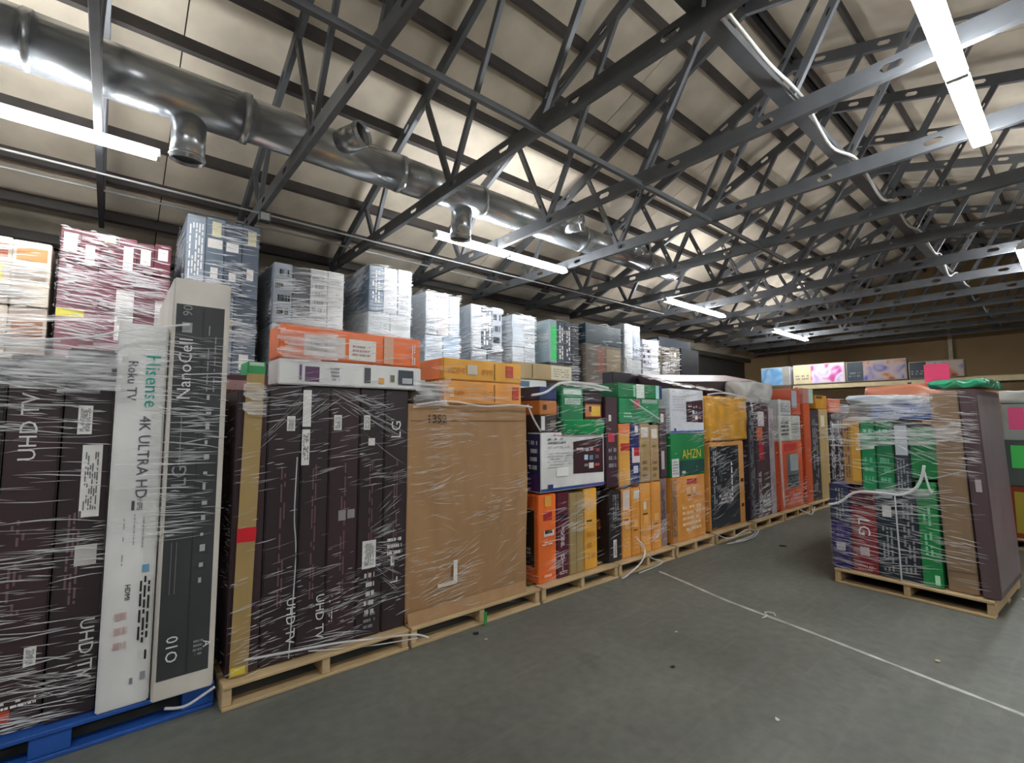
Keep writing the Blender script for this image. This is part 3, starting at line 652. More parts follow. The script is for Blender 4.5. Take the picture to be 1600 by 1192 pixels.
lump('green_bag', 'green plastic bag slumped over the top edge of the first white television box', 3.08, 3.64, 2.955, 3.01, 1.36, 1.50, mat('#17894c', .25, coat=.4, var=.2), .012, sq=.3, sc=16)
carton('flat_carton', 'flat white carton with a blue panel behind the fourth stack', 2.94, 3.42, 3.52, 4.0, 1.80, 1.895, WHT, [Q('f', .05, .5, .2, .8, '#5a7488', 'print_panel')])
carton('flat_carton', 'flat brown carton with a white label, highest on the fourth stack', 2.94, 3.78, 3.5, 4.05, 1.897, 2.06, cb('#b39a72'), [Q('f', .62, .98, .05, .95, '#d8d2bc', 'label'), FP('f', .66, .94, .2, .8, ink('#a89c78'), 4), Q('f', .30, .32, .1, .9, '#7a6444', 'hand_slot')])
wrap('clear stretch film round the mixed stack with the first white television box', ffaces(2.79, 3.7, 2.965, 3.9, PZ, .87, 'fl') + [((2.82, 2.95, 1.2), (.86, 0, 0), (0, 0, .58))], 330, (.0013, .005), (.05, .3), 10, seed=11, clus=8,
     fans=[(0, .0, .5, .55, .6, .5, 20), (0, .35, .75, .75, .92, .2, 18), (0, .05, .2, .8, .3, .3, 14), (2, .1, .9, .95, .88, .2, 18)],
     ropes=[([(2.70, 2.96, 1.70), (2.85, 2.95, 1.73), (3.05, 2.95, 1.82), (3.4, 2.95, 1.83), (3.7, 2.96, 1.80)], .012), ([(2.66, 2.97, 1.62), (2.72, 2.96, 1.5), (2.8, 2.96, 1.40)], .008)],
     sheets=[((3.3, 2.955, 1.76), (.5, 0, 0), (0, .35, .1), 8, 6, .012)])

# ---- stack 5: orange cartons with green boxes on top
pallet('wooden pallet under the orange cartons with green boxes on top', 3.80, 4.76, 2.93, 4.05)
carton('carton', 'dark carton with a white barcode at the bottom left of the fifth stack', 3.72, 3.93, 3.0, 3.95, PZ, .80, pr('#2c2528'), sticker('f', .35, .06, .25, .25) + [FP('f', .3, .8, .6, .95, GREYT, 3, True), Q('l', .1, .9, .45, .6, '#a8662c', 'print_mark')])
for i, (a, b) in enumerate(((3.932, 4.08), (4.082, 4.232), (4.234, 4.425), (4.427, 4.615))):
    d = [Q('f', .25, .7, .545 if i % 2 == 0 else .37, .565 if i % 2 == 0 else .385, '#5a3414', 'hand_slot'), FP('f', .25, .75, .1, .3, ink('#f0c890'), 4), Q('f', .3, .75, .42, .53, '#eab066', 'print_panel')]
    if i == 0: d += [Q('f', .1, .85, .70, .99, '#dcc8bc', 'label')]
    if i == 1: d += [Q('f', .3, .95, .84, .97, '#e3dcd0', 'label')]
    if i == 2: d += [Q('f', .3, .55, .62, .73, '#d9d5cf', 'label')]
    carton('carton', '%s orange carton from the left at the bottom of the fifth stack' % ORD[i], a, b, 3.0, 3.95, PZ, .80 if i < 2 else .835, AMB if i % 2 else pr('#e2a04a'), d, group='orange cartons at the bottom of the fifth stack')
carton('carton', 'grey printed carton on end at the bottom right of the fifth stack', 4.62, 4.76, 3.02, 3.9, PZ, .86, pr('#8a7470'), [FP('f', .2, .8, .4, .9, ink('#4a4448'), 5, True)])
carton('television_carton', 'tall dark maroon carton with a red mark at the left of the fifth stack', 3.70, 3.895, 3.0, 3.95, .838, 1.72, pr('#453038'), [Q('f', .2, .7, .50, .60, '#c03a50', 'print_mark'), Q('f', .25, .45, .73, .8, '#dcd8d4', 'label'), FP('f', .2, .8, .2, .45, GREYT, 3)])
carton('carton', 'amber and orange carton with a red band in the fifth stack', 3.90, 4.09, 3.0, 3.95, .84, 1.455, pr('#e0a850'), [Q('f', 0, 1, .83, 1, '#dd7a42', 'print_band'), Q('f', .15, .95, .56, .68, '#b02a28', 'print_band')])
carton('carton', 'navy carton with white and red marks in the fifth stack', 4.092, 4.25, 3.0, 3.95, .84, 1.455, pr('#232f66'), [Q('f', .5, .85, .85, .97, '#d4d4d6', 'label'), Q('f', .15, 1, .35, .6, '#dcd4d6', 'print_panel'), Q('f', .35, .95, .46, .6, '#b82a38', 'print_mark'), Q('f', .25, .75, .18, .3, '#c6ccd8', 'print_mark')])
for i, (a, b) in enumerate(((4.252, 4.435), (4.437, 4.605))):
    carton('carton', '%s of two upright brown cartons with white labels in the fifth stack' % ('left' if i == 0 else 'right'), a, b, 3.0, 3.95, .84, 1.46 if i == 0 else 1.44, cb('#ab8f66'), [Q('f', .15, .8, .76, .93, '#dad6cc', 'label'), FP('f', .2, .7, .05, .4, ink('#8a7350'), 3), Q('f', .2, .6, .60, .64, '#7d7a3c', 'print_mark')])
carton('television_carton', 'tall dark maroon carton at the right edge of the fifth stack', 4.615, 4.76, 3.0, 3.95, .865, 1.62, pr('#4a3a40'), [Q('f', .2, .6, .12, .38, '#b8b4b2', 'label'), Q('f', .2, .6, .80, .92, '#d8d4d0', 'label')])
carton('carton', 'lower green box with a red mark on top of the fifth stack', 3.905, 4.60, 3.0, 3.8, 1.722, 1.80, GRN) if False else None
carton('carton', 'wide green box with a red mark, under the top green box of the fifth stack', 3.905, 4.61, 2.99, 3.8, 1.462, 1.715, pr('#258a58'), [Q('f', .35, .5, .6, .95, '#a85860', 'print_mark'), FP('f', .1, .3, .2, .45, ink('#a8d8c0'), 2), Q('f', .55, .95, .82, .98, '#8fa89c', 'label')])
carton('carton', 'green box with a white label, topmost on the fifth stack', 3.90, 4.68, 3.0, 3.8, 1.717, 1.87, GRN, [Q('f', .40, .58, .02, .98, '#d6dcd6', 'label'), Q('f', .33, .38, .1, .9, '#7cc49c', 'label'), Q('f', .85, .93, .02, .98, '#a8d8d0', 'label'), Q('f', .94, 1, .02, .98, '#26386a', 'label')])
wrap('clear stretch film round the orange cartons with green boxes on top', ffaces(3.7, 4.76, 2.97, 3.9, PZ, 1.86, 'f'), 300, (.0015, .006), (.05, .3), 6, seed=13, clus=11,
     fans=[(0, .5, .03, .98, .20, .12, 26), (0, .1, .97, .98, .985, .05, 10), (0, .25, .82, .75, .65, .1, 6)], ropes=[([(4.05, 2.965, 1.70), (4.3, 2.955, 1.6), (4.56, 2.96, 1.50)], .008), ([(4.1, 2.96, .32), (4.2, 2.93, .2), (4.1, 2.90, .10), (3.85, 2.88, .03), (3.75, 2.87, .02)], .009), ([(4.15, 2.95, .25), (4.3, 2.93, .1), (4.45, 2.89, .03), (4.0, 2.86, .02)], .006)])

# ---- stack 6: second white television box, green box, orange carton
pallet('wooden pallet under the second white television box and the green lettered box', 4.80, 5.62, 2.93, 4.05)
carton('carton', 'large orange carton with a red mark under the green lettered box', 4.82, 5.55, 3.0, 3.9, PZ, .85, AMB, [Q('f', .45, .75, .86, .95, '#b03828', 'print_mark'), FP('f', .3, .85, .12, .55, ink('#f0cc98'), 5), Q('f', .42, .55, .72, .82, '#d8b890', 'label'), Q('f', .6, .7, .72, .82, '#d8b890', 'label'), Q('f', .45, .55, .68, .7, '#5a3414', 'hand_slot'), Q('f', .62, .72, .67, .69, '#5a3414', 'hand_slot'), Q('f', 0, .14, .02, .98, '#b0845c', 'side_panel'), FP('f', .01, .13, .1, .8, ink('#5a4a4a'), 4, True)])
carton('carton', 'green box lettered in yellow below the second white television box', 4.82, 5.56, 2.995, 3.9, .852, 1.335, pr('#24824a'), [Q('f', .02, .98, .03, .36, pr('#28504a')), T('f', 'AHZN', .60, .50, .15, 0, ink('#d8c040')), Q('f', .42, .66, .36, .64, '#3f8f2c', 'print_panel') if False else Q('f', .02, .22, .0, .42, '#d4d8d4', 'label'), FP('f', .04, .2, .05, .38, GREYT, 5), Q('f', .3, .4, .06, .12, '#b8c8bc', 'print_mark')])
tv = carton('television_box', 'second white television box with a dark screen picture, above the green lettered box', 4.82, 5.56, 2.99, 3.16, 1.337, 1.85, pr('#d4d8de'),
            [Q('f', 0, 1, .02, .06, '#3a5aa4', 'print_band'), FP('f', .08, .4, .5, .85, ink('#b8bcc4'), 6), Q('f', .1, .16, .04, .12, '#3a5aa4', 'emblem')])
screen(tv, (.737, .167, .511), .46, .97, .24, .78)
carton('carton', 'dark carton behind the second white television box', 4.82, 5.56, 3.17, 3.95, 1.337, 1.84, DARK)
# ---- stack 7: amber bundle over the black-fronted carton
pallet('wooden pallet under the black-fronted amber carton', 5.68, 6.60, 2.93, 4.05)
carton('television_carton', 'amber carton with a large black front panel and white lettering', 5.66, 6.60, 3.0, 3.9, PZ, 1.215, pr('#d89a4c'), [Q('f', .03, .84, .02, .95, pr('#262c34')), FP('f', .1, .2, .3, .9, ink('#aab0b4'), 2, True), FP('f', .25, .35, .55, .9, ink('#6a7076'), 3, True), FP('f', .58, .66, .3, .75, TEXTW, 1, True), FP('f', .25, .6, .28, .4, TEXTW, 3), Q('f', .89, .96, .2, .24, '#4a2450', 'tape_strip'), Q('f', .89, .96, .5, .54, '#4a2450', 'tape_strip')])
lump('amber_bundle', 'amber plastic wrapped bundle on the black-fronted carton', 5.66, 6.75, 2.99, 3.9, 1.217, 1.80, mat('#d9a03a', .35, coat=.3, var=.2), .02, 'bundle', sq=.12, cuts=14, sc=5)
frame()
for X, lab, rz in ((5.85, 'left purple tape corner on the amber bundle', 0), (6.68, 'right purple tape corner on the amber bundle', 1)):
    pass
wrap('clear stretch film over the second white television box and the amber bundle', ffaces(4.8, 5.57, 2.965, 3.9, PZ, 1.86, 'f') + ffaces(5.62, 6.72, 2.965, 3.9, PZ, 1.8, 'f'), 240, (.0018, .007), (.06, .36), 8, seed=17, clus=9,
     fans=[(0, .2, .05, .98, .22, .2, 30), (1, .02, .18, .8, .35, .22, 46), (1, .0, .97, .98, .93, .04, 8)], sheets=[((5.0, 2.99, 1.86), (1.3, 0, -.04), (0, .7, .2), 14, 8, .02)],
     ropes=[([(5.6, 2.95, 1.80), (5.9, 2.95, 1.83), (6.3, 2.95, 1.82), (6.75, 2.96, 1.76), (6.85, 2.97, 1.6)], .010), ([(5.6, 2.9, .14), (5.9, 2.88, .05), (6.3, 2.86, .1), (6.6, 2.88, .03), (6.3, 2.82, .02), (5.95, 2.84, .015)], .008), ([(5.75, 2.85, .015), (6.05, 2.76, .03), (6.4, 2.80, .02), (6.62, 2.84, .06)], .007)])
carton('carton', 'black carton propping up the tilted maroon television carton', 5.0, 7.6, 3.92, 4.1, 1.862, 2.12, DARK)
carton('television_carton', 'long maroon television carton lying tilted across the top of the sixth and seventh stacks', 5.5, 7.9, 3.36, 3.9, 1.97, 2.11, pr('#3c2c30'), [Q('t', .01, .99, .02, .98, pr('#b9a4a6')), Q('f', .80, .86, .15, .75, '#d8c8c8', 'label'), FP('f', .92, .985, .15, .85, TEXTW, 3, True)], rot=(math.radians(14), math.radians(-3), math.radians(-1)))

# ---- stacks 8 to 11: further down the row
pallet('wooden pallet under the eighth stack of maroon cartons', 6.74, 7.68, 2.93, 4.05)
carton('television_carton', 'dark carton printed with white specks at the left of the eighth stack', 6.75, 6.98, 3.0, 3.9, PZ, 1.70, pr('#35303a'), [FP('f', .2, .8, .03, .95, GREYT, 4, True)])
carton('television_carton', 'maroon carton with white orange and red stickers in the eighth stack', 6.982, 7.44, 3.0, 3.9, PZ, 1.72, pr('#50363e'), [Q('f', .2, .65, .80, .93, '#d4ccca', 'label'), Q('f', .1, .5, .68, .79, '#d06a40', 'label'), Q('f', .2, .55, .50, .66, '#b02e3a', 'label'), FP('f', .1, .3, .05, .4, TEXTW, 3, True), FP('f', .3, .9, .03, .2, TEXTW, 4)])
carton('carton', 'pale grey narrow carton at the right of the eighth stack', 7.442, 7.62, 3.0, 3.9, PZ, 1.66, pr('#b8aab0'), [FP('f', .2, .8, .2, .9, GREYT, 2, True)])
lump('grey_bundle', 'pale grey film bundle heaped on the eighth stack', 6.80, 7.66, 3.0, 3.34, 1.722, 2.04, pr('#b9b8b4'), .05, 'bundle', sq=.4, cuts=10, sc=6)
pallet('wooden pallet under the ninth stack with the orange picture carton', 7.74, 8.74, 2.93, 4.05)
carton('carton', 'orange carton with a grey picture panel at the bottom of the ninth stack', 7.76, 8.68, 3.0, 3.9, PZ, 1.16, pr('#de6238'), [Q('f', .32, .80, .3, .8, '#6c7678', 'picture'), Q('f', .45, .8, .55, .8, '#a8b4b4', 'picture'), FP('f', .35, .75, .32, .5, ink('#2c3438'), 4), Q('f', .2, .75, .86, .96, '#c83a34', 'print_mark'), FP('f', .1, .9, .05, .22, ink('#f0a888'), 3)])
carton('carton', 'white carton on the orange picture carton', 7.76, 8.66, 3.0, 3.9, 1.162, 1.56, pr('#c6c8c0'), [FP('f', .1, .45, .2, .8, ink('#4a4c4c'), 4), FP('f', .6, .9, .3, .7, GREYT, 4), Q('f', .48, .56, .05, .95, '#e0e2c8', 'tape_strip')])
carton('carton', 'small white carton on top of the ninth stack', 7.80, 8.3, 3.0, 3.8, 1.562, 1.80, pr('#c2c6c4'), [FP('f', .1, .9, .2, .8, GREYT, 4)])
carton('carton', 'small orange and grey carton at the top of the ninth stack', 8.32, 8.7, 3.0, 3.8, 1.562, 1.98, pr('#c0583a'), [Q('f', .05, .6, .3, .95, '#aab4c0', 'picture')])
pallet('wooden pallet under the tenth stack with the tall orange carton', 8.80, 9.95, 2.93, 4.05)
carton('television_carton', 'tall orange red carton at the left of the tenth stack', 8.78, 9.08, 2.99, 3.9, PZ, 1.76, pr('#cf5c30'))
carton('television_carton', 'tall dark carton between the orange red and the tan ones in the tenth stack', 9.082, 9.5, 3.0, 3.9, PZ, 1.66, pr('#3a3438'), [FP('f', .2, .8, .1, .9, GREYT, 3, True)])
carton('television_carton', 'tall tan carton at the right of the tenth stack', 9.502, 9.95, 2.995, 3.9, PZ, 1.68, cb('#b59a68'), [Q('f', .2, .6, .8, .93, '#d8d4bc', 'label')])
carton('carton', 'pale pink and teal carton on top of the tenth stack', 8.82, 9.3, 3.0, 3.8, 1.762, 2.02, pr('#c48a80'), [Q('f', .55, .95, .05, .95, '#a0c8bc', 'picture')])
carton('carton', 'amber carton on top of the tenth stack', 9.4, 9.95, 3.0, 3.8, 1.682, 1.92, pr('#d09430'), [Q('f', .05, .6, .75, .95, '#5a4428', 'print_mark')])
pallet('wooden pallet under the eleventh stack of dark cartons', 10.0, 11.2, 2.93, 4.05)
for i, (a, b, m_) in enumerate(((10.02, 10.4, pr('#2e2830')), (10.402, 10.8, pr('#48343c')), (10.802, 11.2, pr('#56403e')))):
    carton('television_carton', '%s dark carton from the left in the eleventh stack' % ORD[i], a, b, 3.0, 3.9, PZ, 1.62, m_, [FP('f', .15, .7, .2, .9, TEXTW, 4, True)], group='dark cartons in the eleventh stack')
carton('carton', 'coral carton on top of the eleventh stack', 10.05, 10.7, 3.0, 3.8, 1.622, 1.88, pr('#dd8464'), [FP('f', .1, .9, .2, .7, ink('#f0b8a0'), 3)])
carton('carton', 'grey carton with a violet mark on top of the eleventh stack', 10.72, 11.2, 3.0, 3.8, 1.622, 1.80, pr('#a8a09c'), [Q('f', .2, .6, .3, .7, '#5a4a9a', 'print_mark')])
pallet('wooden pallet under the twelfth stack half hidden by the right pallet', 11.3, 12.4, 2.93, 4.05)
for i, (a, b, m_) in enumerate(((11.32, 11.85, pr('#7a5c48')), (11.852, 12.4, pr('#3c3840')))):
    carton('television_carton', '%s carton of the twelfth stack, half hidden behind the right pallet' % ('brown' if i == 0 else 'dark'), a, b, 3.0, 3.9, PZ, 1.7, m_, [FP('f', .15, .7, .2, .9, TEXTW, 4, True)])
wrap('clear stretch film round the eighth stack', ffaces(6.74, 7.64, 2.97, 3.9, PZ, 2.0, 'f'), 230, (.003, .010), (.06, .4), 6, seed=21, fans=[(0, .1, .06, .95, .15, .2, 30), (0, .1, .9, .9, .86, .2, 24)])
wrap('clear stretch film round the ninth stack', ffaces(7.74, 8.7, 2.97, 3.9, PZ, 1.75, 'f'), 200, (.003, .010), (.06, .4), 4, seed=22, fans=[(0, .1, .06, .95, .15, .2, 20)], ropes=[([(7.7, 2.94, 1.8), (7.68, 2.94, 1.0), (7.7, 2.93, .2)], .016), ([(8.2, 2.9, .12), (8.5, 2.85, .02), (8.75, 2.88, .1)], .012)])
wrap('clear stretch film round the tenth and eleventh stacks', ffaces(8.78, 11.2, 2.97, 3.9, PZ, 1.7, 'f'), 120, (.004, .012), (.08, .45), 3, seed=23)

# ------------------------------------------------------------------ the pallet on the right (front looks along -X)
frame(5.25, 1.05, -3)
pallet('wooden pallet of the wrapped stack standing alone at the right', 5.2, 6.35, 0.52, 1.58, axis='x')
D0, D1 = 5.26, 6.2
carton('television_carton', 'purple and navy carton at the left end of the right pallet', D0 - .03, D1, 1.45, 1.60, PZ, .90, pr('#3a2c70'), [Q('l', 0, 1, .55, 1, pr('#222c4c')), Q('l', .25, .75, .22, .30, '#d0ccd8', 'label'), FP('l', .3, .7, .36, .5, ink('#7a70a8'), 2), FP('l', .3, .8, .6, .95, GREYT, 3, True), Q('f', 0, 1, 0, 1, pr('#30255c'))])
carton('television_carton', 'red carton lettered LG on the right pallet', D0, D1, 1.25, 1.448, PZ, .86, pr('#8c2834'), [T('l', 'LG', .5, .55, .13, -90, WHITE), Q('l', .32, .68, .2, .31, '#cdbcbc', 'label'), FP('l', .2, .8, .02, .1, ink('#d8a0a0'), 2), Q('l', 0, 1, .8, 1, '#57262e', 'print_band')])
carton('television_carton', 'dark teal carton with a white sticker on the right pallet', D0, D1, 1.10, 1.248, PZ, .85, TEAL, [Q('l', .3, .75, .72, .86, '#dcdcdc', 'label'), FP('l', .2, .8, .08, .6, GREYT, 3, True)])
carton('television_carton', 'dark navy carton right of the dark teal one on the right pallet', D0, D1, .95, 1.098, PZ, .86, pr('#252b38'), [FP('l', .2, .8, .1, .9, GREYT, 3, True)])
carton('television_carton', 'green carton at the bottom of the right pallet, left of the tall brown one', D0 - .02, D1, .812, .945, PZ, .98, pr('#1a8a48'), rot=(math.radians(-.9), 0, 0), decor= [Q('l', .6, .85, .03, .12, '#b8ecc8', 'label'), FP('l', .2, .7, .3, .8, ink('#7cc89c'), 2, True)])
carton('television_carton', 'tall brown cardboard carton on the right pallet', D0, D1, .607, .79, PZ, 1.72, cb('#8f765c'), rot=(math.radians(-1.7), 0, 0), decor= [Q('l', .02, .98, .86, .865, '#6f5a44', 'crease'), Q('l', .02, .98, .1, .105, '#6f5a44', 'crease')])
carton('television_carton', 'tall plum coloured carton leaning at the right end of the right pallet', D0 - .02, D1, .485, .59, PZ + .004, 1.74, pr('#5a484c'), [Q('f', .03, .97, .03, .97, pr('#84767a')), Q('l', .35, .7, .5, .56, '#b8acac', 'label')], rot=(math.radians(-2.1), 0, 0))
carton('carton', 'amber and brown carton at the top left of the right pallet', D0, D1, 1.34, 1.48, .905, 1.50, pr('#a8804a'), [Q('l', .5, 1, .05, .95, '#c89838', 'side_panel'), FP('l', .1, .4, .1, .9, ink('#6a5040'), 2, True)])
g = 'upright green cartons on the right pallet'
for i, (a, b) in enumerate(((1.225, 1.338), (1.095, 1.223))):
    carton('carton', '%s of the two upright green cartons on the right pallet' % ('left' if i == 0 else 'right'), D0, D1, a, b, .865, 1.49, pr('#1f8a55') if i == 0 else pr('#227a4e'), [FP('l', .2, .8, .1, .5, ink('#5cb488'), 3), FP('l', .2, .8, .7, .9, ink('#a8dcc4'), 2), Q('f', 0, 1, 0, 1, pr('#1a7044'))], group=g)
carton('carton', 'dark printed carton with a white top, right of the green cartons', D0, D1, .985, 1.093, .865, 1.46, pr('#38424c'), [Q('l', .1, .9, .55, .98, '#c4ccd4', 'label'), FP('l', .1, .9, .05, .5, GREYT, 4, True)])
carton('carton', 'small green carton beside the tall brown carton on the right pallet', D0, D1, .80, .983, 1.0, 1.43, pr('#1d7a42'))
carton('flat_carton', 'blue flat carton lying on top of the right pallet', D0 + .02, D1, .82, 1.25, 1.495, 1.62, pr('#3c5a9c'), [FP('l', .1, .9, .2, .8, ink('#a8b8d8'), 3)])
lump('film_heap', 'crumpled pale film heaped over the top of the right pallet', D0 + .03, D1, 1.0, 1.46, 1.625, 1.72, pr('#b4bcc4'), .03, 'bundle', sq=.4, cuts=12, sc=8)
lump('green_bag', 'green plastic sheet draped over the top of the tall cartons on the right', D0 + .1, D1 - .1, .50, .86, 1.755, 1.83, mat('#2f8f68', .3, coat=.4, var=.25), .035, sq=.3, cuts=16, sc=13)
L = [((5.225, 1.60, PZ), (0, -1.06, 0), (0, 0, 1.62)), ((5.225, .60, PZ), (0.0, -.03, 0), (0, 0, .02))]
wrap('clear stretch film round the stack on the right pallet', L[:1], 520, (.0016, .0065), (.05, .36), -4, seed=31, clus=14,
     fans=[(0, .3, .86, .85, .80, .35, 90), (0, .2, .35, .9, .42, .35, 50), (0, .25, .05, .8, .1, .2, 24)],
     ropes=[([(5.21, 1.60, .70), (5.2, 1.50, .74), (5.2, 1.38, .84), (5.2, 1.2, .86), (5.2, 1.05, .86), (5.2, .95, .92), (5.2, .90, 1.02), (5.2, .88, 1.12)], .012), ([(5.21, .89, 1.1), (5.2, .86, .95), (5.2, .84, .9)], .008), ([(5.21, 1.08, .13), (5.2, 1.09, .85)], .006)],
     sheets=[((5.235, 1.55, 1.40), (0, -.75, .14), (.0, 0, .22), 14, 6, .02), ((5.222, 1.36, 1.22), (0, -.72, .10), (0, 0, .16), 12, 5, .012), ((5.222, 1.25, .80), (0, -.42, .05), (0, 0, .09), 8, 3, .01)])
frame()
# ---- stacks behind and beside the right pallet
pallet('wooden pallet behind the right pallet', 6.9, 8.0, 0.6, 1.75, axis='x')
carton('carton', 'dark carton behind the right pallet', 6.95, 7.95, 1.2, 1.75, PZ, 1.68, DARK, [FP('l', .1, .9, .2, .9, GREYT, 4)])
carton('carton', 'brown carton behind the right pallet', 6.95, 7.95, .62, 1.198, PZ, 1.70, cb())
lump('coral_bundle', 'coral pink plastic bundle on the stack behind the right pallet', 6.95, 7.9, .95, 1.72, 1.702, 1.90, pr('#d88a6c'), .04, 'bundle', sq=.4, sc=5)
carton('flat_carton', 'orange flat carton at the right of the coral pink bundle', 6.95, 7.8, .62, .93, 1.702, 1.88, pr('#d8763a'))
s = boxmesh('pink_sign', -.003, .003, -.105, .105, 0, .20, mat('#f04878', .5, var=.04), .001, loc=(6.93, 1.02, 1.905)); tag(s, 'bright pink paper sign standing on the coral pink bundle', 'sign')
pallet('wooden pallet cut by the right edge of the frame', 8.1, 9.25, -.28, .74, axis='x')
carton('carton', 'red brown carton at the bottom, cut by the right edge of the frame', 8.14, 9.15, -.22, .70, PZ, .72, pr('#8c3c24'), [Q('l', .12, .3, .1, .9, '#a89a38', 'side_panel')])
carton('carton', 'grey green carton above the red brown one at the right edge', 8.14, 9.15, -.22, .70, .722, 1.25, pr('#4a5654'), [Q('l', .12, .26, .4, .9, '#48d060', 'label')])
carton('carton', 'pale carton with a pink sticker at the right edge', 8.14, 9.15, -.22, .70, 1.252, 1.68, pr('#98a09c'), [Q('l', .12, .26, .3, .9, '#e85890', 'label')])
s2 = lump('film_heap', 'small white film heap at the top right edge stack', 8.2, 9.0, .2, .70, 1.682, 1.84, pr('#c8d0cc'), .03, 'bundle', sq=.4)

# ---- a few boxes of the second row glimpsed between the first two stacks
pallet('wooden pallet of the second row behind the first two stacks', .45, 1.5, 4.35, 5.4, group='pallets of the back row')
carton('television_carton', 'dark red carton of the second row glimpsed between the first two stacks', .5, 1.45, 4.4, 5.3, PZ, 1.86, pr('#4a2026'), [Q('f', .22, .42, .93, .975, '#c09a98', 'label')])
carton('small_carton', 'little green box on the dark red carton behind the first gap', .86, 1.0, 4.42, 4.7, 1.862, 1.98, pr('#1d9a56'), [Q('f', .1, .9, .7, .95, '#bcd8c4', 'label')])
# ------------------------------------------------------------------ back row: tall wrapped stacks against the left wall
def back(tag_, x0, x1, top, seam, colsA, colsB, film=700, side=None, y0=6.0, y1=6.95, labels=None, wd=(.003, .016), dA=None):
    pallet('wooden pallet under the %s in the back row' % tag_, x0 - .02, x1 + .02, y0 - .05, y1 + .05, group='pallets of the back row')
    carton('carton', 'plain base carton at the bottom of the %s' % tag_, x0, x1, y0, y1, PZ, 1.70, cb('#7d6a50'), group='base cartons of the back row')
    for tier, cols, z0, z1 in (('lower', colsB, 1.702, seam), ('upper', colsA, seam + .002, top)):
        n = len(cols); W = (x1 - x0) / n
        for i, c in enumerate(cols):
            c = c if isinstance(c, tuple) else (c, [])
            pos = '' if n == 1 else (' %s from the left' % ORD[i])
            carton('carton', '%s tier carton%s in the %s' % (tier, pos, tag_), x0 + i * W, x0 + (i + 1) * W, y0 + R.uniform(0, .015), y1, z0, z1 + (R.uniform(-.03, .0) if tier == 'upper' else 0), pr(c[0]), c[1], group='cartons of the %s' % tag_)
    wrap('silvery stretch film round the %s in the back row' % tag_, ffaces(x0, x1, y0 - .015, y1, 1.9, top, side or 'fl'), int(film * 1.5), wd, (.05, .45), R.uniform(-6, 10), seed=int(top * 1000 + x0 * 100), clus=14)
lb = lambda a, b, wa, hb, c='#d8d4d0': Q('f', a, a + wa, b, b + hb, c, 'label')
m_ = '#7a4450'
back('pink hazed maroon stack', -.42, .42, 3.30, 2.95, [('#5c2630', [lb(.15, .35, .7, .5)]), ('#6a2f3b', [lb(.25, .1, .5, .5)]), ('#5c2630', [lb(.2, .8, .6, .2, '#b8a878'), Q('f', .25, .75, .35, .45, '#2a1418', 'hand_slot')]), ('#6a2f3b', [lb(.25, .05, .55, .7)]), ('#5c2630', [lb(.2, .3, .6, .5)]), ('#6a2f3b', [lb(.2, .5, .6, .35)])],
     [('#84525c', [lb(.0, .6, .7, .06, '#d8cc58')]), ('#7c4a56', [lb(.5, .45, .5, .4)]), ('#84525c', [lb(.6, .5, .3, .3)])], 520)
back('whitish far left stack', -1.22, -.47, 3.12, 2.5, [('#cbbfae', [lb(.1, .7, .8, .2, '#c88a58'), lb(.1, .35, .8, .2, '#a87868')]), ('#c4b8a8', [lb(.1, .7, .8, .2, '#b86a4a'), lb(.2, .3, .6, .3, '#d8cc48')]), ('#cbbfae', [lb(.1, .7, .8, .2, '#c88a58'), lb(.1, .4, .8, .2, '#b0a090')])],
     [('#b5a596', [lb(.1, .5, .8, .3, '#a86a50')]), ('#bdae9e', [lb(.2, .5, .6, .3, '#c89868')]), ('#b5a596', [lb(.1, .6, .8, .25, '#a07860')])], 420)
frame()
back('tall grey blue stack', .54, 1.24, 3.72, 2.85, [('#8a94a0', [FP('f', .1, .9, .1, .9, WHITE, 5, True)]), ('#6a7682', [lb(.1, .6, .8, .12), lb(.3, .75, .5, .2, '#c8c2a0'), lb(.3, .2, .4, .15)]), ('#525c6a', [lb(.1, .6, .7, .12), lb(.3, .2, .4, .12)]), ('#56606e', [lb(.3, .72, .5, .2, '#c8c2a0'), lb(.3, .25, .4, .15)])],
     [('#8a929a', [lb(.1, .5, .8, .3)]), ('#747e88', [lb(.1, .8, .7, .1, '#3a78a8'), lb(.1, .68, .8, .1, '#e0a030')]), ('#4a5664', [lb(.3, .3, .4, .15)])], 330)
back('broad silver stack', 1.40, 2.23, 3.36, 2.62, [('#8d949c', [FP('f', .1, .9, .1, .95, BLACK, 4)]), ('#55565a', []), ('#c8c8c8', [FP('f', .1, .9, .1, .9, GREYT, 6)]), ('#cfcfce', [])], ['#b8bcc0', '#a8acb0'], 520)
back('tall silver stack', 2.56, 3.19, 3.58, 2.93, [('#66788c', [FP('f', .2, .8, .2, .9, WHITE, 3, True)]), ('#c9cdd1', []), ('#c4cad0', [FP('f', .2, .8, .1, .6, GREYT, 4)])], ['#c2c8cc', '#cacdcf'], 640)
back('red marked silver stack', 3.42, 4.01, 3.37, 2.72, [('#b8bec6', [FP('f', .1, .8, .1, .8, GREYT, 4, True)]), ('#c4bcc0', [lb(.2, .75, .6, .2, '#c08a90')]), ('#9aa6b4', [FP('f', .1, .8, .1, .9, WHITE, 4, True)])], ['#bcc6d0', '#a4b8cc'], 560)
back('grey printed stack', 4.22, 4.83, 3.30, 2.6, [('#a0a6ac', []), ('#5a6068', [FP('f', .1, .9, .1, .9, WHITE, 3, True)]), ('#8e969e', [FP('f', .1, .9, .1, .9, BLACK, 3)])], ['#8c9298', '#70767c'], 520)
back('narrow silver stack', 5.05, 5.56, 3.27, 2.7, [('#a8b0b8', []), ('#c2c8cc', [FP('f', .1, .9, .1, .6, GREYT, 4)])], ['#b8bec4', '#a4acb4'], 560)
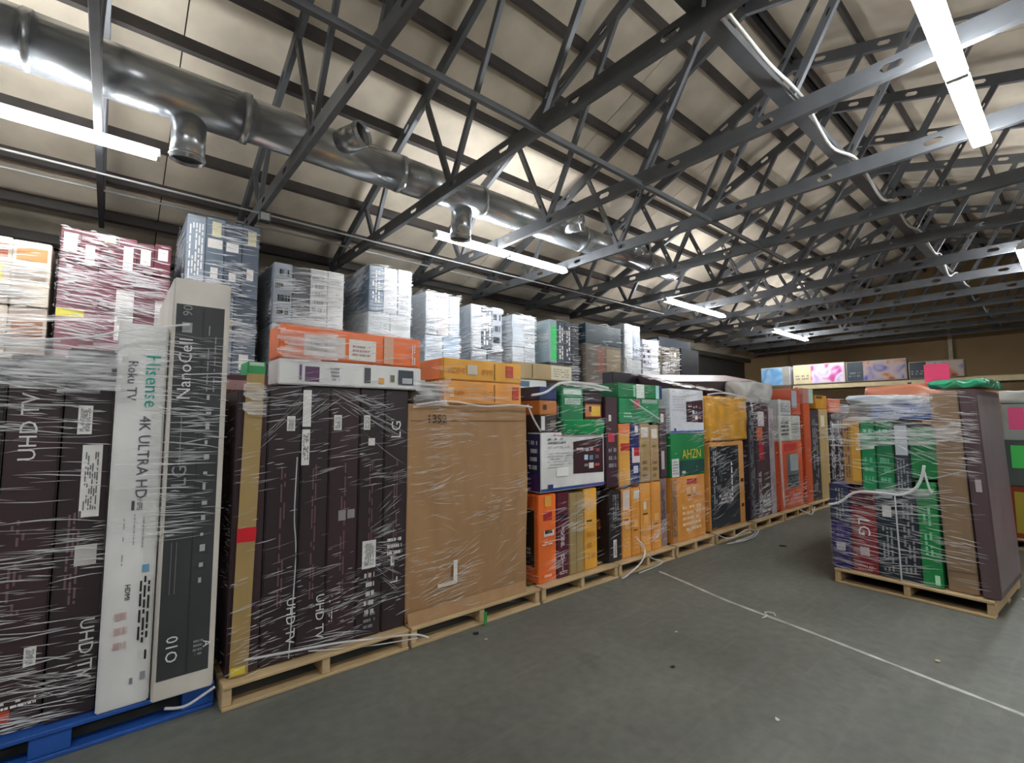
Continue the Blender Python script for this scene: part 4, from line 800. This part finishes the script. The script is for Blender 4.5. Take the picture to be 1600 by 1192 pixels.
back('green sheeted dark stack', 5.9, 6.68, 3.29, 2.5, [('#8a9aa0', [Q('f', .2, .95, .05, .85, '#38c468', 'green_sheet')]), ('#3e4652', [FP('f', .2, .8, .1, .9, WHITE, 2, True)]), ('#343c48', [FP('f', .2, .8, .1, .9, WHITE, 2, True)]), '#22252c'], ['#3a4048', '#2c3038'], 160)
back('broad blue black stack', 6.86, 7.95, 3.36, 2.95, ['#1e3440'], [('#6a6258', [lb(.3, .55, .2, .4, '#8a5a48'), lb(.55, .5, .4, .45, '#8a7c60'), lb(.05, .05, .45, .35, '#b89aa0'), lb(.2, .05, .3, .25, '#a05848'), lb(.6, .02, .35, .4, '#38506c')])], 60)
back('bright slim silver stack', 8.05, 8.62, 3.5, 2.75, ['#c8cdd0', ('#8a98a8', [FP('f', .2, .8, .1, .9, WHITE, 3, True)])], ['#c2c8c8', '#a8acac'], 420, wd=(.005, .022))
back('low silver end stack', 8.68, 9.28, 3.24, 2.6, [('#b0b0b8', [FP('f', .1, .9, .1, .9, BLACK, 4)]), '#c4c8cc'], ['#b8bcc0'], 420, wd=(.005, .022))
back('speckled brown end stack', 9.36, 10.15, 3.15, 2.6, [('#6e675c', [FP('f', .1, .9, .1, .9, BLACK, 5)]), ('#5c564e', [lb(.4, .6, .2, .2, '#d8c8a0')])], ['#6a6358'], 240, wd=(.005, .02))
t = carton('carton', 'long blue black carton lying across the far end of the back row', 9.6, 11.0, 6.2, 6.6, 3.17, 3.4, pr('#232833'), [Q('l', .1, .9, .2, .8, '#a8b0bc', 'label')])
carton('carton', 'dark carton under the long blue black one', 10.2, 11.0, 6.0, 6.9, .001, 3.165, pr('#1f2024'))

# ------------------------------------------------------------------ far rack with pictured television boxes
rk = empty('pallet_rack', (16.4, 0, 0)); tag(rk, 'dark rack with a cream beam in front of the brown far wall', 'rack')
RACK, CREAM = mat('#2c3440', .5, name='rack_paint'), mat('#d8c79c', .55, name='rack_beam')
for y in (-5.5, -2.7, .1, 2.9, 5.6):
    for x in (-.4, .5): boxmesh('upright', x - .04, x + .04, y - .04, y + .04, 0, 2.46, RACK, .004, rk)
for x in (-.4, .5): boxmesh('beam', x - .03, x + .03, -5.6, 5.69, 2.40, 2.52, CREAM, .004, rk)
for i in range(15): boxmesh('shelf_board', -.37, .47, -5.58 + i * .752, -4.84 + i * .752, 2.522, 2.545, WOOD, .002, rk)
boxmesh('lower_shelf', -.4, .5, -5.6, 5.69, 1.2, 1.26, RACK, .004, rk)
A1 = art_mat('pink_flower_art', ['#b8a8f0', '#f0d8f0', '#f8e8f0', '#e070c0', '#d02858'], 1.6, 2)
A2 = art_mat('sunset_art', ['#4a5ab0', '#a89aa8', '#b8a8a8', '#c8906c', '#8a3a38'], 1.2, 3)
A3 = art_mat('sunset_art_two', ['#384aa8', '#b4a8a4', '#b8a898', '#c87848', '#6a2c34'], 1.3, 3)
A4 = art_mat('blue_sky_art', ['#b8d4e8', '#68a8e0', '#a8d0f0', '#70b8c0'], 1.0, 2)
def tvb(label, y0, y1, z1, art, base, d0, d1, dk, x=15.95):
    frame()
    return carton('television_box', label, x, x + .3, y0, y1, 2.547, z1, base, [Q('l', .02, .98, .04, .96, base), Q('l', d0, d1, .03, .97, pr(dk)), Q('l', (d1 if d0 < .1 else .02), (.98 if d0 < .1 else d0), .05, .95, art, 'picture'), FP('l', d0 + .03, d1 - .05, .2, .5, GREYT, 2)])
tvb('television box with a pale cream panel and pink flower picture on the far rack', 4.31, 5.66, 3.13, A1, pr('#e6d8d0'), .02, .36, '#e8d8ac')
tvb('larger sunset pictured television box with a dark panel on the far rack', 2.93, 4.29, 3.11, A2, pr('#a89a90'), .02, .30, '#3a4650')
tvb('smaller sunset pictured television box at the right on the far rack', 1.83, 2.90, 2.98, A3, pr('#a89a8c'), .02, .33, '#262e38')
tvb('pale blue pictured television box at the left end of the far rack', 5.75, 6.6, 3.12, A4, pr('#c8ccd0'), .75, .98, '#a8a49c')
carton('carton', 'brown carton holding up the pale blue pictured box beside the rack', 15.95, 16.9, 5.72, 6.65, .001, 2.545, cb('#6a5840'))
def far_stack(label, x, y, w_, h_, col):
    carton('carton', label, x, x + .9, y, y + w_, .001, h_, pr(col), [FP('l', .1, .9, .2, .9, GREYT, 5)])
far_stack('dark tall carton far back under the pink flower picture', 14.2, 3.4, 1.0, 1.9, '#3a3238')
far_stack('purple grey carton far back under the sunset picture', 14.2, 2.2, 1.1, 1.8, '#5a506a')
far_stack('brown carton far back left of the purple grey one', 13.4, 4.6, 1.0, 2.0, '#7a6450')
far_stack('grey carton far back under the cream beam', 13.6, -.6, 1.2, 1.9, '#4c5254')
far_stack('slate carton far back between the purple grey and grey ones', 13.8, .8, 1.1, 1.95, '#3c4650')
post = boxmesh('wall_post', -.04, .04, -.05, .05, 0, 4.6, mat('#cfc6b0', .6), .004, loc=(19.4, 2.5, 0)); tag(post, 'slim cream post against the brown far wall', 'post')
boxmesh('foot_plate', -.05, .06, -.09, .09, 0, .012, STEEL, parent=post)
post2 = boxmesh('wall_pipe', -.03, .03, -.03, .03, 0, 4.4, mat('#8a7d66', .6), .004, loc=(19.4, 7.0, 0)); tag(post2, 'thin vertical pipe at the left end of the brown far wall', 'pipe')
boxmesh('pipe_clamp', -.034, .045, -.05, .05, 2.6, 2.64, STEEL, parent=post2)

# ------------------------------------------------------------------ floor line, litter, loose film
pts = [(4.25, 2.80), (4.15, 2.45), (4.02, 2.05), (3.95, 1.72), (3.88, 1.35), (3.80, 1.0), (3.72, .65), (3.64, .28), (3.55, -.2), (3.45, -.7)]
sp = spline([(x, y, 0) for x, y in pts], 5); bm = bmesh.new(); prev = None
for i, p in enumerate(sp):
    wv = .012 + .006 * mn.noise(Vector((i * .7, 0, 0))) + (.004 if i % 3 else 0)
    d = (sp[min(i + 1, len(sp) - 1)] - sp[max(0, i - 1)]).normalized(); n = Vector((-d.y, d.x, 0))
    row = [bm.verts.new(p + n * wv * s + Vector((0, 0, z))) for s, z in ((-1, .0005), (-.9, .003), (.9, .003), (1, .0005))]
    if prev:
        for k in range(3): bm.faces.new((prev[k], prev[k + 1], row[k + 1], row[k]))
    prev = row
tag(link('floor_line', bm, mat('#b5b6b0', .6, var=.35, scale=9)), 'worn white line of tape across the grey floor', 'line')
def ring(name, label, pts, r, m, cat):
    bm = bmesh.new(); tube(bm, spline(pts, 8), r, 6); return tag(link(name, bm, m, smooth=True), label, cat)
CL = mat('#d8dad8', .3, var=.05)
ring('loose_strap', 'thin white loose strap curling on the floor right of the right pallet', [(5.75, .42, .05), (5.7, .33, .012), (5.85, .2, .01), (6.1, .13, .012), (6.3, .18, .02)], .006, CL, 'strap')
ring('loose_strap', 'short white twisted strap on the floor at the right edge', [(5.1, .22, .01), (5.2, .17, .015), (5.24, .21, .02), (5.35, .15, .01), (5.42, .19, .012)], .006, CL, 'strap')
ring('film_scrap', 'white film scrap tangled on the floor line', [(3.86, 1.66, .006), (3.92, 1.65, .010), (3.98, 1.69, .008), (4.01, 1.64, .010), (3.97, 1.61, .006)], .004, CL, 'film scrap')
ring('twig', 'thin pale sliver lying on the floor at the bottom of the picture', [(2.32, .52, .006), (2.38, .50, .01), (2.46, .475, .006)], .004, mat('#c9b48c', .6), 'litter')
def scrap(label, x, y, s, c):
    bm = bmesh.new(); vs = [bm.verts.new((R.uniform(.6, 1) * s * math.cos(a), R.uniform(.6, 1) * s * math.sin(a), .002 + R.random() * .006)) for a in (0, 1.2, 2.4, 3.6, 5)]
    bm.faces.new(vs); o = link('paper_scrap', bm, mat(c, .7), loc=(x, y, 0)); m = o.modifiers.new('t', 'SOLIDIFY'); m.thickness = .002; tag(o, label, 'litter')
scrap('small white scrap on the floor below the white line', 2.64, 1.08, .016, '#d8d4c8'); scrap('tiny white scrap near the green strap end', 2.05, 2.72, .018, '#c8c8c0'); scrap('dark smudge of litter before the big brown box', 2.05, 2.84, .03, '#1c1c1c')
scrap('tan scrap beyond the white line', 4.02, .68, .022, '#c8b48c'); scrap('dark scrap beyond the white line in the aisle', 6.2, 2.4, .05, '#2a2622'); scrap('pale scrap in mid aisle', 3.15, 1.95, .014, '#d0d0c8'); scrap('dark crumb in mid floor', 2.7, 1.7, .018, '#222220')
